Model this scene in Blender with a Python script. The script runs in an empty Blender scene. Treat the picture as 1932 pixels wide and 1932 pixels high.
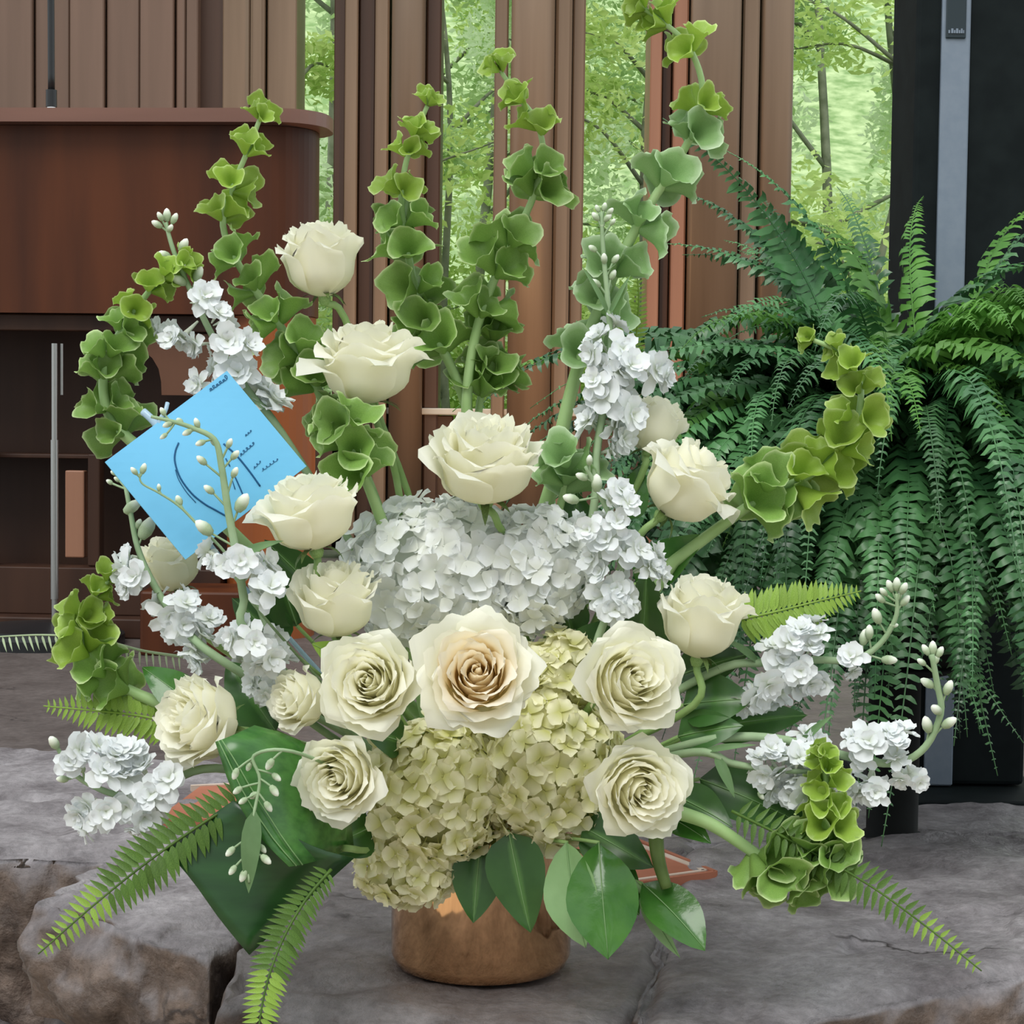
import bpy, bmesh, math, random
import numpy as np
from mathutils import Vector, Matrix, Quaternion, noise

random.seed(7)
np.random.seed(7)
SC = bpy.context.scene
COL = SC.collection

# ------------------------------------------------------------------ camera, world, lights, exposure
F = 3600.0                       # focal length in pixels of the 1932 px frame
PITCH, ROLL = math.radians(3.0), math.radians(0.7)
CAM = Vector((0.0, 0.0, 0.485))
CR = (Matrix.Rotation(math.pi / 2 - PITCH, 3, 'X') @ Matrix.Rotation(ROLL, 3, 'Z'))
cd = bpy.data.cameras.new('camera')
cd.sensor_width = 36.0
cd.lens = 36.0 * F / 1932.0
cd.clip_start = 0.05
cd.clip_end = 200
cam = bpy.data.objects.new('camera', cd)
COL.objects.link(cam)
cam.matrix_world = Matrix.Translation(CAM) @ CR.to_4x4()
SC.camera = cam

w = bpy.data.worlds.new('overcast_sky')
SC.world = w
w.use_nodes = True
wn = w.node_tree
bg = wn.nodes['Background']
bg.inputs['Color'].default_value = (0.90, 0.97, 0.98, 1)
bg.inputs['Strength'].default_value = 0.85

sd = bpy.data.lights.new('sun', 'SUN')
sd.energy = 1.6
sd.angle = math.radians(35)
sd.color = (1.0, 0.98, 0.94)
sun = bpy.data.objects.new('sun', sd)
COL.objects.link(sun)
sun.rotation_euler = (math.radians(32), math.radians(-14), 0)

SC.view_settings.view_transform = 'Standard'
SC.view_settings.look = 'None'
SC.view_settings.gamma = 1.0
SC.view_settings.exposure = 0.42
SC.view_settings.use_curve_mapping = False
SC.cycles.max_bounces = 16
SC.cycles.diffuse_bounces = 9
SC.cycles.transmission_bounces = 12

# ------------------------------------------------------------------ helpers
def P(px, py, Y):
    """world point at distance Y in front of the camera seen at photo pixel (px, py)"""
    d = CR @ Vector(((px - 966) / F, -(py - 966) / F, -1.0))
    t = Y / d.y
    return CAM + d * t

def G(px, py, z=0.0):
    d = CR @ Vector(((px - 966) / F, -(py - 966) / F, -1.0))
    t = (z - CAM.z) / d.z
    return CAM + d * t

def SZ(px, Y):
    return px * Y / F

W = {}

def new_mesh(name, verts, faces, mat=None, smooth=True, t=None):
    me = bpy.data.meshes.new(name)
    me.from_pydata([tuple(v) for v in verts], [], faces)
    if smooth:
        me.polygons.foreach_set('use_smooth', [True] * len(me.polygons))
    if t is not None:
        a = me.attributes.new('t', 'FLOAT', 'POINT')
        a.data.foreach_set('value', t)
    if mat is not None:
        me.materials.append(mat)
    me.update()
    return me

def ob(name, me, parent=None, M=None, label=None, kind=None):
    o = bpy.data.objects.new(name, me)
    COL.objects.link(o)
    M = M if M is not None else Matrix.Identity(4)
    if parent is not None:
        o.parent = parent
        o.matrix_parent_inverse = W[parent].inverted()
    o.matrix_basis = M
    W[o] = M
    if label:
        o['label'] = label
    if kind:
        o['kind'] = kind
    return o

def thing(name, label, cat, loc=(0, 0, 0), rz=0.0, group=None, kind=None):
    o = bpy.data.objects.new(name, None)
    COL.objects.link(o)
    o.empty_display_size = 0.02
    M = Matrix.Translation(Vector(loc)) @ Matrix.Rotation(rz, 4, 'Z')
    o.matrix_basis = M
    W[o] = M
    o['label'] = label
    if kind:
        o['kind'] = kind
    else:
        o['category'] = cat
    if group:
        o['group'] = group
    return o

def tag(o, label, cat=None, group=None, kind=None):
    o['label'] = label
    if cat:
        o['category'] = cat
    if group:
        o['group'] = group
    if kind:
        o['kind'] = kind
    return o

# ---- materials
def mat(name, c1, c2=None, rough=0.5, spec=0.4, metal=0.0, trans=0.0, tcol=None, scale=20, bump=0.0, bscale=60,
        rnd=0.0, tmix=None, coat=0.0, stretch=(1, 1, 1), detail=4, contrast=(0.35, 0.65)):
    m = bpy.data.materials.new(name)
    m.use_nodes = True
    nt = m.node_tree
    N, L = nt.nodes, nt.links
    bs = N['Principled BSDF']
    out = N['Material Output']
    bs.inputs['Roughness'].default_value = rough
    bs.inputs['Specular IOR Level'].default_value = spec
    bs.inputs['Metallic'].default_value = metal
    bs.inputs['Coat Weight'].default_value = coat
    bs.inputs['Coat Roughness'].default_value = 0.15
    col = None
    if c2 is not None:
        tc = N.new('ShaderNodeTexCoord')
        mp = N.new('ShaderNodeMapping')
        mp.inputs['Scale'].default_value = stretch
        L.new(tc.outputs['Object'], mp.inputs['Vector'])
        nz = N.new('ShaderNodeTexNoise')
        nz.inputs['Scale'].default_value = scale
        nz.inputs['Detail'].default_value = detail
        L.new(mp.outputs['Vector'], nz.inputs['Vector'])
        rp = N.new('ShaderNodeValToRGB')
        rp.color_ramp.elements[0].position = contrast[0]
        rp.color_ramp.elements[1].position = contrast[1]
        rp.color_ramp.elements[0].color = (*c1, 1)
        rp.color_ramp.elements[1].color = (*c2, 1)
        L.new(nz.outputs['Fac'], rp.inputs['Fac'])
        col = rp.outputs['Color']
    else:
        rgb = N.new('ShaderNodeRGB')
        rgb.outputs[0].default_value = (*c1, 1)
        col = rgb.outputs[0]
    if tmix is not None:          # (colour at attribute t=1, start, end): colour that follows the petal or leaf itself
        at = N.new('ShaderNodeAttribute')
        at.attribute_name = 't'
        mr = N.new('ShaderNodeMapRange')
        mr.inputs['From Min'].default_value = tmix[1]
        mr.inputs['From Max'].default_value = tmix[2]
        L.new(at.outputs['Fac'], mr.inputs['Value'])
        mx = N.new('ShaderNodeMix')
        mx.data_type = 'RGBA'
        L.new(mr.outputs['Result'], mx.inputs['Factor'])
        L.new(col, mx.inputs['A'])
        mx.inputs['B'].default_value = (*tmix[0], 1)
        col = mx.outputs['Result']
    if rnd > 0:
        oi = N.new('ShaderNodeObjectInfo')
        mr2 = N.new('ShaderNodeMapRange')
        mr2.inputs['To Min'].default_value = 1 - rnd
        mr2.inputs['To Max'].default_value = 1 + rnd
        L.new(oi.outputs['Random'], mr2.inputs['Value'])
        hs = N.new('ShaderNodeHueSaturation')
        L.new(mr2.outputs['Result'], hs.inputs['Value'])
        L.new(col, hs.inputs['Color'])
        col = hs.outputs['Color']
    L.new(col, bs.inputs['Base Color'])
    if bump > 0:
        nb = N.new('ShaderNodeTexNoise')
        nb.inputs['Scale'].default_value = bscale
        nb.inputs['Detail'].default_value = 6
        tc2 = N.new('ShaderNodeTexCoord')
        mp2 = N.new('ShaderNodeMapping')
        mp2.inputs['Scale'].default_value = stretch
        L.new(tc2.outputs['Object'], mp2.inputs['Vector'])
        L.new(mp2.outputs['Vector'], nb.inputs['Vector'])
        bp = N.new('ShaderNodeBump')
        bp.inputs['Strength'].default_value = bump
        bp.inputs['Distance'].default_value = 0.01
        L.new(nb.outputs['Fac'], bp.inputs['Height'])
        L.new(bp.outputs['Normal'], bs.inputs['Normal'])
    if trans > 0:
        tr = N.new('ShaderNodeBsdfTranslucent')
        if tcol:
            tr.inputs['Color'].default_value = (*tcol, 1)
        else:
            L.new(col, tr.inputs['Color'])
        ms = N.new('ShaderNodeMixShader')
        ms.inputs[0].default_value = trans
        L.new(bs.outputs[0], ms.inputs[1])
        L.new(tr.outputs[0], ms.inputs[2])
        L.new(ms.outputs[0], out.inputs['Surface'])
    return m

M = {}
M['rose'] = mat('rose_petal', (0.91, 0.90, 0.74), rough=0.55, spec=0.2, trans=0.45, tcol=(0.96, 0.94, 0.79),
                tmix=((0.94, 0.94, 0.85), 0.30, 0.90), rnd=0.02)
M['rose_in'] = mat('rose_heart_petal', (0.90, 0.80, 0.58), rough=0.55, spec=0.2, trans=0.42, tcol=(0.97, 0.86, 0.62),
                   tmix=((0.94, 0.92, 0.84), 0.45, 0.92), rnd=0.02)
M['hyd'] = mat('hydrangea_white', (0.80, 0.82, 0.76), rough=0.6, spec=0.2, trans=0.28, tmix=((0.90, 0.92, 0.93), 0.2, 0.8), rnd=0.05)
M['hydc'] = mat('hydrangea_cream', (0.62, 0.62, 0.24), rough=0.6, spec=0.2, trans=0.32, tmix=((0.91, 0.89, 0.65), 0.1, 0.75), rnd=0.09)
M['hydcore'] = mat('hydrangea_core', (0.45, 0.46, 0.24), rough=0.8, spec=0.1)
M['hydcorew'] = mat('hydrangea_core_white', (0.62, 0.66, 0.58), rough=0.8, spec=0.1)
M['stock'] = mat('stock_white', (0.74, 0.78, 0.68), rough=0.6, spec=0.2, trans=0.25, tmix=((0.82, 0.85, 0.87), 0.15, 0.7), rnd=0.04)
M['bud'] = mat('stock_bud', (0.30, 0.40, 0.24), (0.38, 0.46, 0.30), rough=0.6, spec=0.2, tmix=((0.78, 0.82, 0.72), 0.55, 0.95))
M['stemg'] = mat('green_stem', (0.20, 0.33, 0.10), (0.28, 0.42, 0.16), rough=0.5, spec=0.3, scale=40)
M['stemgrey'] = mat('grey_green_stem', (0.25, 0.36, 0.20), (0.33, 0.45, 0.27), rough=0.6, spec=0.2, scale=40)
M['stemdark'] = mat('dark_stem', (0.07, 0.12, 0.03), (0.12, 0.18, 0.05), rough=0.5, spec=0.3, scale=40)
M['bellstem'] = mat('bell_stem', (0.30, 0.47, 0.18), (0.38, 0.55, 0.25), rough=0.45, spec=0.35, scale=30)
M['bell'] = mat('bell_calyx', (0.16, 0.30, 0.06), (0.25, 0.42, 0.095), rough=0.45, spec=0.4, trans=0.25, scale=50,
                tmix=((0.58, 0.72, 0.36), 0.78, 1.0), rnd=0.2)
M['belly'] = mat('bell_calyx_young', (0.24, 0.38, 0.045), (0.33, 0.49, 0.075), rough=0.45, spec=0.4, trans=0.3, scale=50,
                 tmix=((0.60, 0.74, 0.30), 0.78, 1.0), rnd=0.2)
M['bellp'] = mat('bell_calyx_pale', (0.20, 0.36, 0.12), (0.27, 0.44, 0.18), rough=0.45, spec=0.4, trans=0.25, scale=50,
                 tmix=((0.60, 0.76, 0.50), 0.70, 1.0), rnd=0.15)
M['leaf'] = mat('broad_leaf', (0.025, 0.085, 0.015), (0.045, 0.13, 0.025), rough=0.3, spec=0.5, trans=0.12, scale=25,
                tmix=((0.10, 0.24, 0.05), 0.8, 1.0), rnd=0.25)
M['leafb'] = mat('salal_leaf', (0.035, 0.13, 0.02), (0.065, 0.19, 0.03), rough=0.17, spec=0.55, trans=0.15, scale=25, rnd=0.2, bump=0.05, bscale=90)
M['leafpale'] = mat('leaf_underside', (0.22, 0.38, 0.16), (0.28, 0.46, 0.21), rough=0.5, spec=0.3, trans=0.15, scale=30)
M['leafdark'] = mat('aspidistra_leaf', (0.012, 0.05, 0.012), (0.02, 0.075, 0.018), rough=0.28, spec=0.5, trans=0.05, scale=8, stretch=(1, 12, 12))
M['leafasp'] = mat('aspidistra_leaf_upper', (0.03, 0.12, 0.02), (0.06, 0.19, 0.035), rough=0.27, spec=0.55, trans=0.08, scale=9, stretch=(1, 14, 14))
M['leafgrey'] = mat('stock_leaf', (0.12, 0.22, 0.09), (0.17, 0.29, 0.13), rough=0.55, spec=0.3, trans=0.15, scale=30, rnd=0.15)
M['frond'] = mat('fern_leaflet', (0.07, 0.15, 0.022), (0.11, 0.21, 0.035), rough=0.45, spec=0.35, trans=0.3, scale=30, rnd=0.15)
M['frondl'] = mat('fern_leaflet_light', (0.23, 0.38, 0.05), (0.30, 0.47, 0.08), rough=0.45, spec=0.35, trans=0.3, scale=30, rnd=0.12)
M['frondp'] = mat('fern_leaflet_pale', (0.42, 0.53, 0.33), (0.48, 0.58, 0.38), rough=0.5, spec=0.3, trans=0.3, scale=30, rnd=0.1)
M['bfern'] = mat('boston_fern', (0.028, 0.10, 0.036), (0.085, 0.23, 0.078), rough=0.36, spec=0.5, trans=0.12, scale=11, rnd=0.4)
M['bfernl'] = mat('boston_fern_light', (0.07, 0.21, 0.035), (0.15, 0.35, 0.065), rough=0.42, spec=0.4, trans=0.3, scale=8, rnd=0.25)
M['copper'] = mat('copper_vase', (0.95, 0.58, 0.32), (0.92, 0.54, 0.28), rough=0.07, metal=1.0, scale=3)
M['card'] = mat('blue_envelope', (0.15, 0.47, 0.74), (0.17, 0.50, 0.77), rough=0.7, spec=0.2, scale=6)
M['thin_line'] = mat('dark_blue_line', (0.01, 0.09, 0.22), rough=0.5, spec=0.3)
M['pick'] = mat('clear_card_pick', (0.50, 0.68, 0.82), rough=0.15, spec=0.5, trans=0.3)
M['pulpit'] = mat('pulpit_wood', (0.048, 0.014, 0.006), (0.092, 0.026, 0.009), rough=0.4, spec=0.22, scale=3, stretch=(3, 3, 0.35), detail=6)
M['pulpitlit'] = mat('pulpit_wood_warm_lit', (0.22, 0.060, 0.016), (0.28, 0.080, 0.022), rough=0.4, spec=0.25, scale=3, stretch=(3, 3, 0.35))  # orange of the side panel: warm light painted into the wood colour
M['pulpitd'] = mat('pulpit_wood_dark', (0.032, 0.014, 0.009), (0.050, 0.022, 0.013), rough=0.5, spec=0.25, scale=4, stretch=(3, 3, 0.35))
M['pulpitm'] = mat('pulpit_wood_mid', (0.105, 0.048, 0.028), (0.14, 0.062, 0.036), rough=0.45, spec=0.25, scale=3, stretch=(3, 3, 0.35))
M['ptop'] = mat('pulpit_top', (0.15, 0.07, 0.05), (0.19, 0.09, 0.065), rough=0.35, spec=0.45, scale=4, stretch=(0.5, 3, 3))
M['wood'] = mat('pillar_wood', (0.135, 0.088, 0.055), (0.200, 0.135, 0.088), rough=0.42, spec=0.4, scale=2.2, stretch=(5, 5, 0.25), detail=6, rnd=0.13)
M['woodr'] = mat('wood_red_warm_lit', (0.25, 0.115, 0.07), (0.31, 0.15, 0.09), rough=0.42, spec=0.4, scale=2.2, stretch=(5, 5, 0.25), detail=6, rnd=0.08)  # redder wood; on pillar boards and stile it paints in warm light
M['woodd'] = mat('pillar_wood_dark', (0.050, 0.026, 0.017), (0.068, 0.035, 0.023), rough=0.45, spec=0.35, scale=2.2, stretch=(5, 5, 0.25), detail=6, rnd=0.1)
M['plank'] = mat('wall_plank', (0.140, 0.085, 0.060), (0.200, 0.122, 0.088), rough=0.5, spec=0.35, scale=2.0, stretch=(5, 5, 0.25), detail=6, rnd=0.16)
M['sill'] = mat('window_sill', (0.40, 0.36, 0.30), (0.46, 0.42, 0.35), rough=0.6, spec=0.3, scale=8)
M['black'] = mat('black_speaker', (0.005, 0.008, 0.009), (0.008, 0.012, 0.013), rough=0.7, spec=0.12, scale=30)
M['grille'] = mat('grey_strip', (0.17, 0.21, 0.27), (0.19, 0.23, 0.29), rough=0.45, spec=0.4, scale=80)
M['plate'] = mat('dark_plate', (0.02, 0.032, 0.04), rough=0.3, spec=0.4)
M['blackp'] = mat('black_plastic', (0.010, 0.011, 0.013), rough=0.35, spec=0.5)
M['chrome'] = mat('chrome', (0.75, 0.76, 0.78), rough=0.25, metal=1.0)
M['steel'] = mat('steel_pole', (0.38, 0.38, 0.37), rough=0.35, metal=0.9)
M['potm'] = mat('dark_pot', (0.006, 0.007, 0.007), (0.010, 0.011, 0.011), rough=0.7, spec=0.12)
M['soil'] = mat('soil', (0.02, 0.014, 0.01), (0.04, 0.028, 0.02), rough=0.9, spec=0.1)
M['terra'] = mat('terracotta', (0.30, 0.105, 0.06), (0.38, 0.14, 0.085), rough=0.7, spec=0.25, scale=14)
M['grout'] = mat('pale_joint', (0.50, 0.40, 0.33), (0.58, 0.47, 0.40), rough=0.8, spec=0.2, scale=30)
M['bark'] = mat('bark', (0.10, 0.12, 0.07), (0.20, 0.22, 0.15), rough=0.8, spec=0.2, scale=12)
M['tree1'] = mat('tree_leaf_yellow_green', (0.40, 0.56, 0.14), (0.62, 0.76, 0.30), rough=0.5, spec=0.3, trans=0.5, scale=3)
M['tree2'] = mat('tree_leaf_green', (0.30, 0.46, 0.16), (0.50, 0.66, 0.32), rough=0.5, spec=0.3, trans=0.5, scale=3)
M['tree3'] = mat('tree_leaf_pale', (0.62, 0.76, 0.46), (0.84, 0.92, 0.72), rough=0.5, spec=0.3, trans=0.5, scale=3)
M['hill'] = mat('hillside', (0.20, 0.32, 0.12), (0.46, 0.58, 0.30), rough=0.9, spec=0.1, scale=6, detail=8)


def stone_mat(name, top1, top2, side1, side2, bump=0.5):
    m = bpy.data.materials.new(name)
    m.use_nodes = True
    N, L = m.node_tree.nodes, m.node_tree.links
    bs = N['Principled BSDF']
    tc = N.new('ShaderNodeTexCoord')

    def ramp(scale, a, b, lo=0.35, hi=0.68, st=(1, 1, 1)):
        mp = N.new('ShaderNodeMapping')
        mp.inputs['Scale'].default_value = st
        L.new(tc.outputs['Object'], mp.inputs['Vector'])
        nz = N.new('ShaderNodeTexNoise')
        nz.inputs['Scale'].default_value = scale
        nz.inputs['Detail'].default_value = 9
        nz.inputs['Roughness'].default_value = 0.62
        L.new(mp.outputs['Vector'], nz.inputs['Vector'])
        rp = N.new('ShaderNodeValToRGB')
        rp.color_ramp.elements[0].position = lo
        rp.color_ramp.elements[1].position = hi
        rp.color_ramp.elements[0].color = (*a, 1)
        rp.color_ramp.elements[1].color = (*b, 1)
        L.new(nz.outputs['Fac'], rp.inputs['Fac'])
        return rp.outputs['Color'], nz.outputs['Fac']
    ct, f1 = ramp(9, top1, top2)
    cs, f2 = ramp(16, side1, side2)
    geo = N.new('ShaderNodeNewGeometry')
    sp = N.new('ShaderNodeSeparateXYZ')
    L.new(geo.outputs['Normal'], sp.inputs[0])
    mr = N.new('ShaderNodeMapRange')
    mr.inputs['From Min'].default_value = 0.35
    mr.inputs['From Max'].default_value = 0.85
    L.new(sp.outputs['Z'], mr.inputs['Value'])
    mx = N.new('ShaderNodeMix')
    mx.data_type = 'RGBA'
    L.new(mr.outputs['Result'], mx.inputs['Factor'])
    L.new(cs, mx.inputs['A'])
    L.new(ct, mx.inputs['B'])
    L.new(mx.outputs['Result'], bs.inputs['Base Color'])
    rr = N.new('ShaderNodeMapRange')
    rr.inputs['To Min'].default_value = 0.32
    rr.inputs['To Max'].default_value = 0.7
    L.new(f2, rr.inputs['Value'])
    L.new(rr.outputs['Result'], bs.inputs['Roughness'])
    bs.inputs['Specular IOR Level'].default_value = 0.35
    def nz_(scale, det, rgh):
        q = N.new('ShaderNodeTexNoise')
        q.inputs['Scale'].default_value = scale
        q.inputs['Detail'].default_value = det
        q.inputs['Roughness'].default_value = rgh
        L.new(tc.outputs['Object'], q.inputs['Vector'])
        return q.outputs['Fac']
    fine = nz_(85, 8, 0.7)
    mul = N.new('ShaderNodeMapRange')
    mul.inputs['From Min'].default_value = 0.3
    mul.inputs['From Max'].default_value = 0.7
    mul.inputs['To Min'].default_value = 0.72
    mul.inputs['To Max'].default_value = 1.28
    L.new(fine, mul.inputs['Value'])
    hs = N.new('ShaderNodeHueSaturation')
    L.new(mul.outputs['Result'], hs.inputs['Value'])
    L.new(mx.outputs['Result'], hs.inputs['Color'])
    # dark cracks that wander through the stone
    ds = N.new('ShaderNodeTexNoise')
    ds.inputs['Scale'].default_value = 7
    ds.inputs['Detail'].default_value = 5
    L.new(tc.outputs['Object'], ds.inputs['Vector'])
    mxv = N.new('ShaderNodeMix')
    mxv.data_type = 'RGBA'
    mxv.inputs['Factor'].default_value = 0.35
    L.new(tc.outputs['Object'], mxv.inputs['A'])
    L.new(ds.outputs['Color'], mxv.inputs['B'])
    vo = N.new('ShaderNodeTexVoronoi')
    vo.feature = 'DISTANCE_TO_EDGE'
    vo.inputs['Scale'].default_value = 3.6
    L.new(mxv.outputs['Result'], vo.inputs['Vector'])
    ck = N.new('ShaderNodeMapRange')
    ck.inputs['From Min'].default_value = 0.0
    ck.inputs['From Max'].default_value = 0.022
    L.new(vo.outputs['Distance'], ck.inputs['Value'])
    gate = N.new('ShaderNodeMapRange')
    gate.inputs['From Min'].default_value = 0.36
    gate.inputs['From Max'].default_value = 0.44
    L.new(nz_(4.3, 3, 0.5), gate.inputs['Value'])
    mxm = N.new('ShaderNodeMath')
    mxm.operation = 'MAXIMUM'
    L.new(ck.outputs['Result'], mxm.inputs[0])
    L.new(gate.outputs['Result'], mxm.inputs[1])
    ckc = N.new('ShaderNodeMix')
    ckc.data_type = 'RGBA'
    ckc.inputs['A'].default_value = (0.03, 0.024, 0.024, 1)
    L.new(mxm.outputs[0], ckc.inputs['Factor'])
    L.new(hs.outputs['Color'], ckc.inputs['B'])
    L.new(ckc.outputs['Result'], bs.inputs['Base Color'])
    bp0 = N.new('ShaderNodeBump')
    bp0.inputs['Strength'].default_value = bump
    bp0.inputs['Distance'].default_value = 0.016
    L.new(nz_(26, 10, 0.6), bp0.inputs['Height'])
    bp = N.new('ShaderNodeBump')
    bp.inputs['Strength'].default_value = bump
    bp.inputs['Distance'].default_value = 0.006
    L.new(nz_(110, 6, 0.6), bp.inputs['Height'])
    L.new(bp0.outputs['Normal'], bp.inputs['Normal'])
    L.new(bp.outputs['Normal'], bs.inputs['Normal'])
    return m

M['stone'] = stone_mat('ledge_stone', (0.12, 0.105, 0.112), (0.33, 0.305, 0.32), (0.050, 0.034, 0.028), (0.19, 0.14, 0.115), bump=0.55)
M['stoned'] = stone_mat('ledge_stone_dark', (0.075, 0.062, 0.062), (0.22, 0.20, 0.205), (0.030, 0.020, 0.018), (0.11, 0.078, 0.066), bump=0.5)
M['hallfloor'] = stone_mat('hall_floor_stone', (0.36, 0.29, 0.22), (0.50, 0.42, 0.33), (0.3, 0.25, 0.2), (0.4, 0.33, 0.26), bump=0.1)  # kept light so its reflection brightens the vase
M['floor'] = stone_mat('floor_stone', (0.075, 0.060, 0.056), (0.115, 0.095, 0.090), (0.05, 0.04, 0.035), (0.1, 0.08, 0.07), bump=0.12)

# ---- geometry
def catmull(pts, n):
    pts = [Vector(p) for p in pts]
    q = [pts[0] * 2 - pts[1]] + pts + [pts[-1] * 2 - pts[-2]]
    segs = len(pts) - 1
    out = []
    for i in range(n + 1):
        s = i / n * segs
        k = min(int(s), segs - 1)
        u = s - k
        a, b, c, d = q[k], q[k + 1], q[k + 2], q[k + 3]
        out.append(0.5 * ((2 * b) + (c - a) * u + (2 * a - 5 * b + 4 * c - d) * u * u + (3 * b - a - 3 * c + d) * u ** 3))
    return out

def even(pts, n):
    """resample a polyline evenly by length"""
    d = [0.0]
    for a, b in zip(pts[:-1], pts[1:]):
        d.append(d[-1] + (b - a).length)
    out = []
    j = 0
    for i in range(n + 1):
        s = d[-1] * i / n
        while j < len(d) - 2 and d[j + 1] < s:
            j += 1
        u = (s - d[j]) / max(d[j + 1] - d[j], 1e-9)
        out.append(pts[j].lerp(pts[j + 1], min(max(u, 0), 1)))
    return out

def tangents(pts):
    ts = []
    for i in range(len(pts)):
        a = pts[max(i - 1, 0)]
        b = pts[min(i + 1, len(pts) - 1)]
        t = (b - a)
        ts.append(t.normalized() if t.length > 1e-9 else Vector((0, 0, 1)))
    return ts

def perp(t):
    a = Vector((1, 0, 0)) if abs(t.x) < 0.8 else Vector((0, 1, 0))
    return (a - t * a.dot(t)).normalized()

def tube_data(pts, radii, n=6):
    ts = tangents(pts)
    nrm = perp(ts[0])
    V, Fc = [], []
    for i, (p, t) in enumerate(zip(pts, ts)):
        nrm = (nrm - t * nrm.dot(t)).normalized()
        b = t.cross(nrm)
        r = radii[i] if hasattr(radii, '__len__') else radii
        for k in range(n):
            a = 2 * math.pi * k / n
            V.append(p + (nrm * math.cos(a) + b * math.sin(a)) * r)
    m = len(pts)
    for i in range(m - 1):
        for k in range(n):
            Fc.append((i * n + k, i * n + (k + 1) % n, (i + 1) * n + (k + 1) % n, (i + 1) * n + k))
    Fc.append(tuple(range(n - 1, -1, -1)))
    Fc.append(tuple((m - 1) * n + k for k in range(n)))
    return V, Fc

def tube(name, pts, radii, m, parent, n=6):
    V, Fc = tube_data(pts, radii, n)
    return ob(name, new_mesh(name, V, Fc, m), parent)

def grid_faces(nu, nv, off=0):
    return [(off + j * (nu + 1) + i, off + j * (nu + 1) + i + 1, off + (j + 1) * (nu + 1) + i + 1, off + (j + 1) * (nu + 1) + i)
            for j in range(nv) for i in range(nu)]

def frame(z, x=None):
    """4x4 rotation whose +Z is z"""
    z = Vector(z).normalized()
    x = perp(z) if x is None else (Vector(x) - z * Vector(x).dot(z)).normalized()
    y = z.cross(x)
    return Matrix((x, y, z)).transposed().to_4x4()

def join(parts):
    V, Fc, T = [], [], []
    for v, f, t in parts:
        o = len(V)
        V += list(v)
        Fc += [tuple(i + o for i in q) for q in f]
        T += list(t)
    return V, Fc, T

def bevel_box(sx, sy, sz, bev=0.004, seg=2, only_vertical=False):
    """box with its base at z=0, centred in x and y; returns verts, faces"""
    bm = bmesh.new()
    bmesh.ops.create_cube(bm, size=1.0)
    for v in bm.verts:
        v.co = Vector((v.co.x * sx, v.co.y * sy, (v.co.z + 0.5) * sz))
    es = list(bm.edges)
    if only_vertical:
        es = [e for e in es if abs(e.verts[0].co.z - e.verts[1].co.z) > 1e-6]
    if bev > 0:
        bmesh.ops.bevel(bm, geom=es, offset=bev, segments=seg, profile=0.5, affect='EDGES')
    V = [v.co.copy() for v in bm.verts]
    bm.verts.index_update()
    Fc = [tuple(v.index for v in f.verts) for f in bm.faces]
    bm.free()
    return V, Fc

def box(name, x0, x1, y0, y1, z0, z1, m, parent=None, bev=0.004, seg=2, vert=False, smooth=False):
    V, Fc = bevel_box(abs(x1 - x0), abs(y1 - y0), abs(z1 - z0), bev, seg, vert)
    me = new_mesh(name, V, Fc, m, smooth=smooth)
    base = W[parent] if parent is not None else Matrix.Identity(4)
    return ob(name, me, parent, base @ Matrix.Translation(((x0 + x1) / 2, (y0 + y1) / 2, min(z0, z1))))

def lathe(profile, n=48):
    V, Fc = [], []
    for r, z in profile:
        for k in range(n):
            a = 2 * math.pi * k / n
            V.append(Vector((r * math.cos(a), r * math.sin(a), z)))
    for i in range(len(profile) - 1):
        for k in range(n):
            Fc.append((i * n + k, i * n + (k + 1) % n, (i + 1) * n + (k + 1) % n, (i + 1) * n + k))
    return V, Fc

def leaf_data(length, width, cup=0.25, bend=0.3, nu=4, nv=8, wave=0.0, tip=1.0, seed=0, pw=0.75):
    """leaf in local frame: along +Y from the origin, face up +Z"""
    V, T = [], []
    rs = random.Random(seed)
    ph = rs.uniform(0, 6)
    for j in range(nv + 1):
        v = j / nv
        wv = width * 0.5 * (math.sin(math.pi * min(1, v ** pw * 1.0)) ** 0.8) * (1 - 0.15 * v)
        ang = bend * v
        y = length * (math.sin(ang) / bend if abs(bend) > 1e-4 else v)
        z = -length * ((1 - math.cos(ang)) / bend if abs(bend) > 1e-4 else 0)
        for i in range(nu + 1):
            u = -1 + 2 * i / nu
            zz = z + abs(u) ** 1.3 * wv * cup + wave * width * math.sin(v * 9 + ph + u) * abs(u)
            V.append(Vector((u * wv, y, zz)))
            T.append(1.0 - abs(u))
    return V, grid_faces(nu, nv), T

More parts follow.
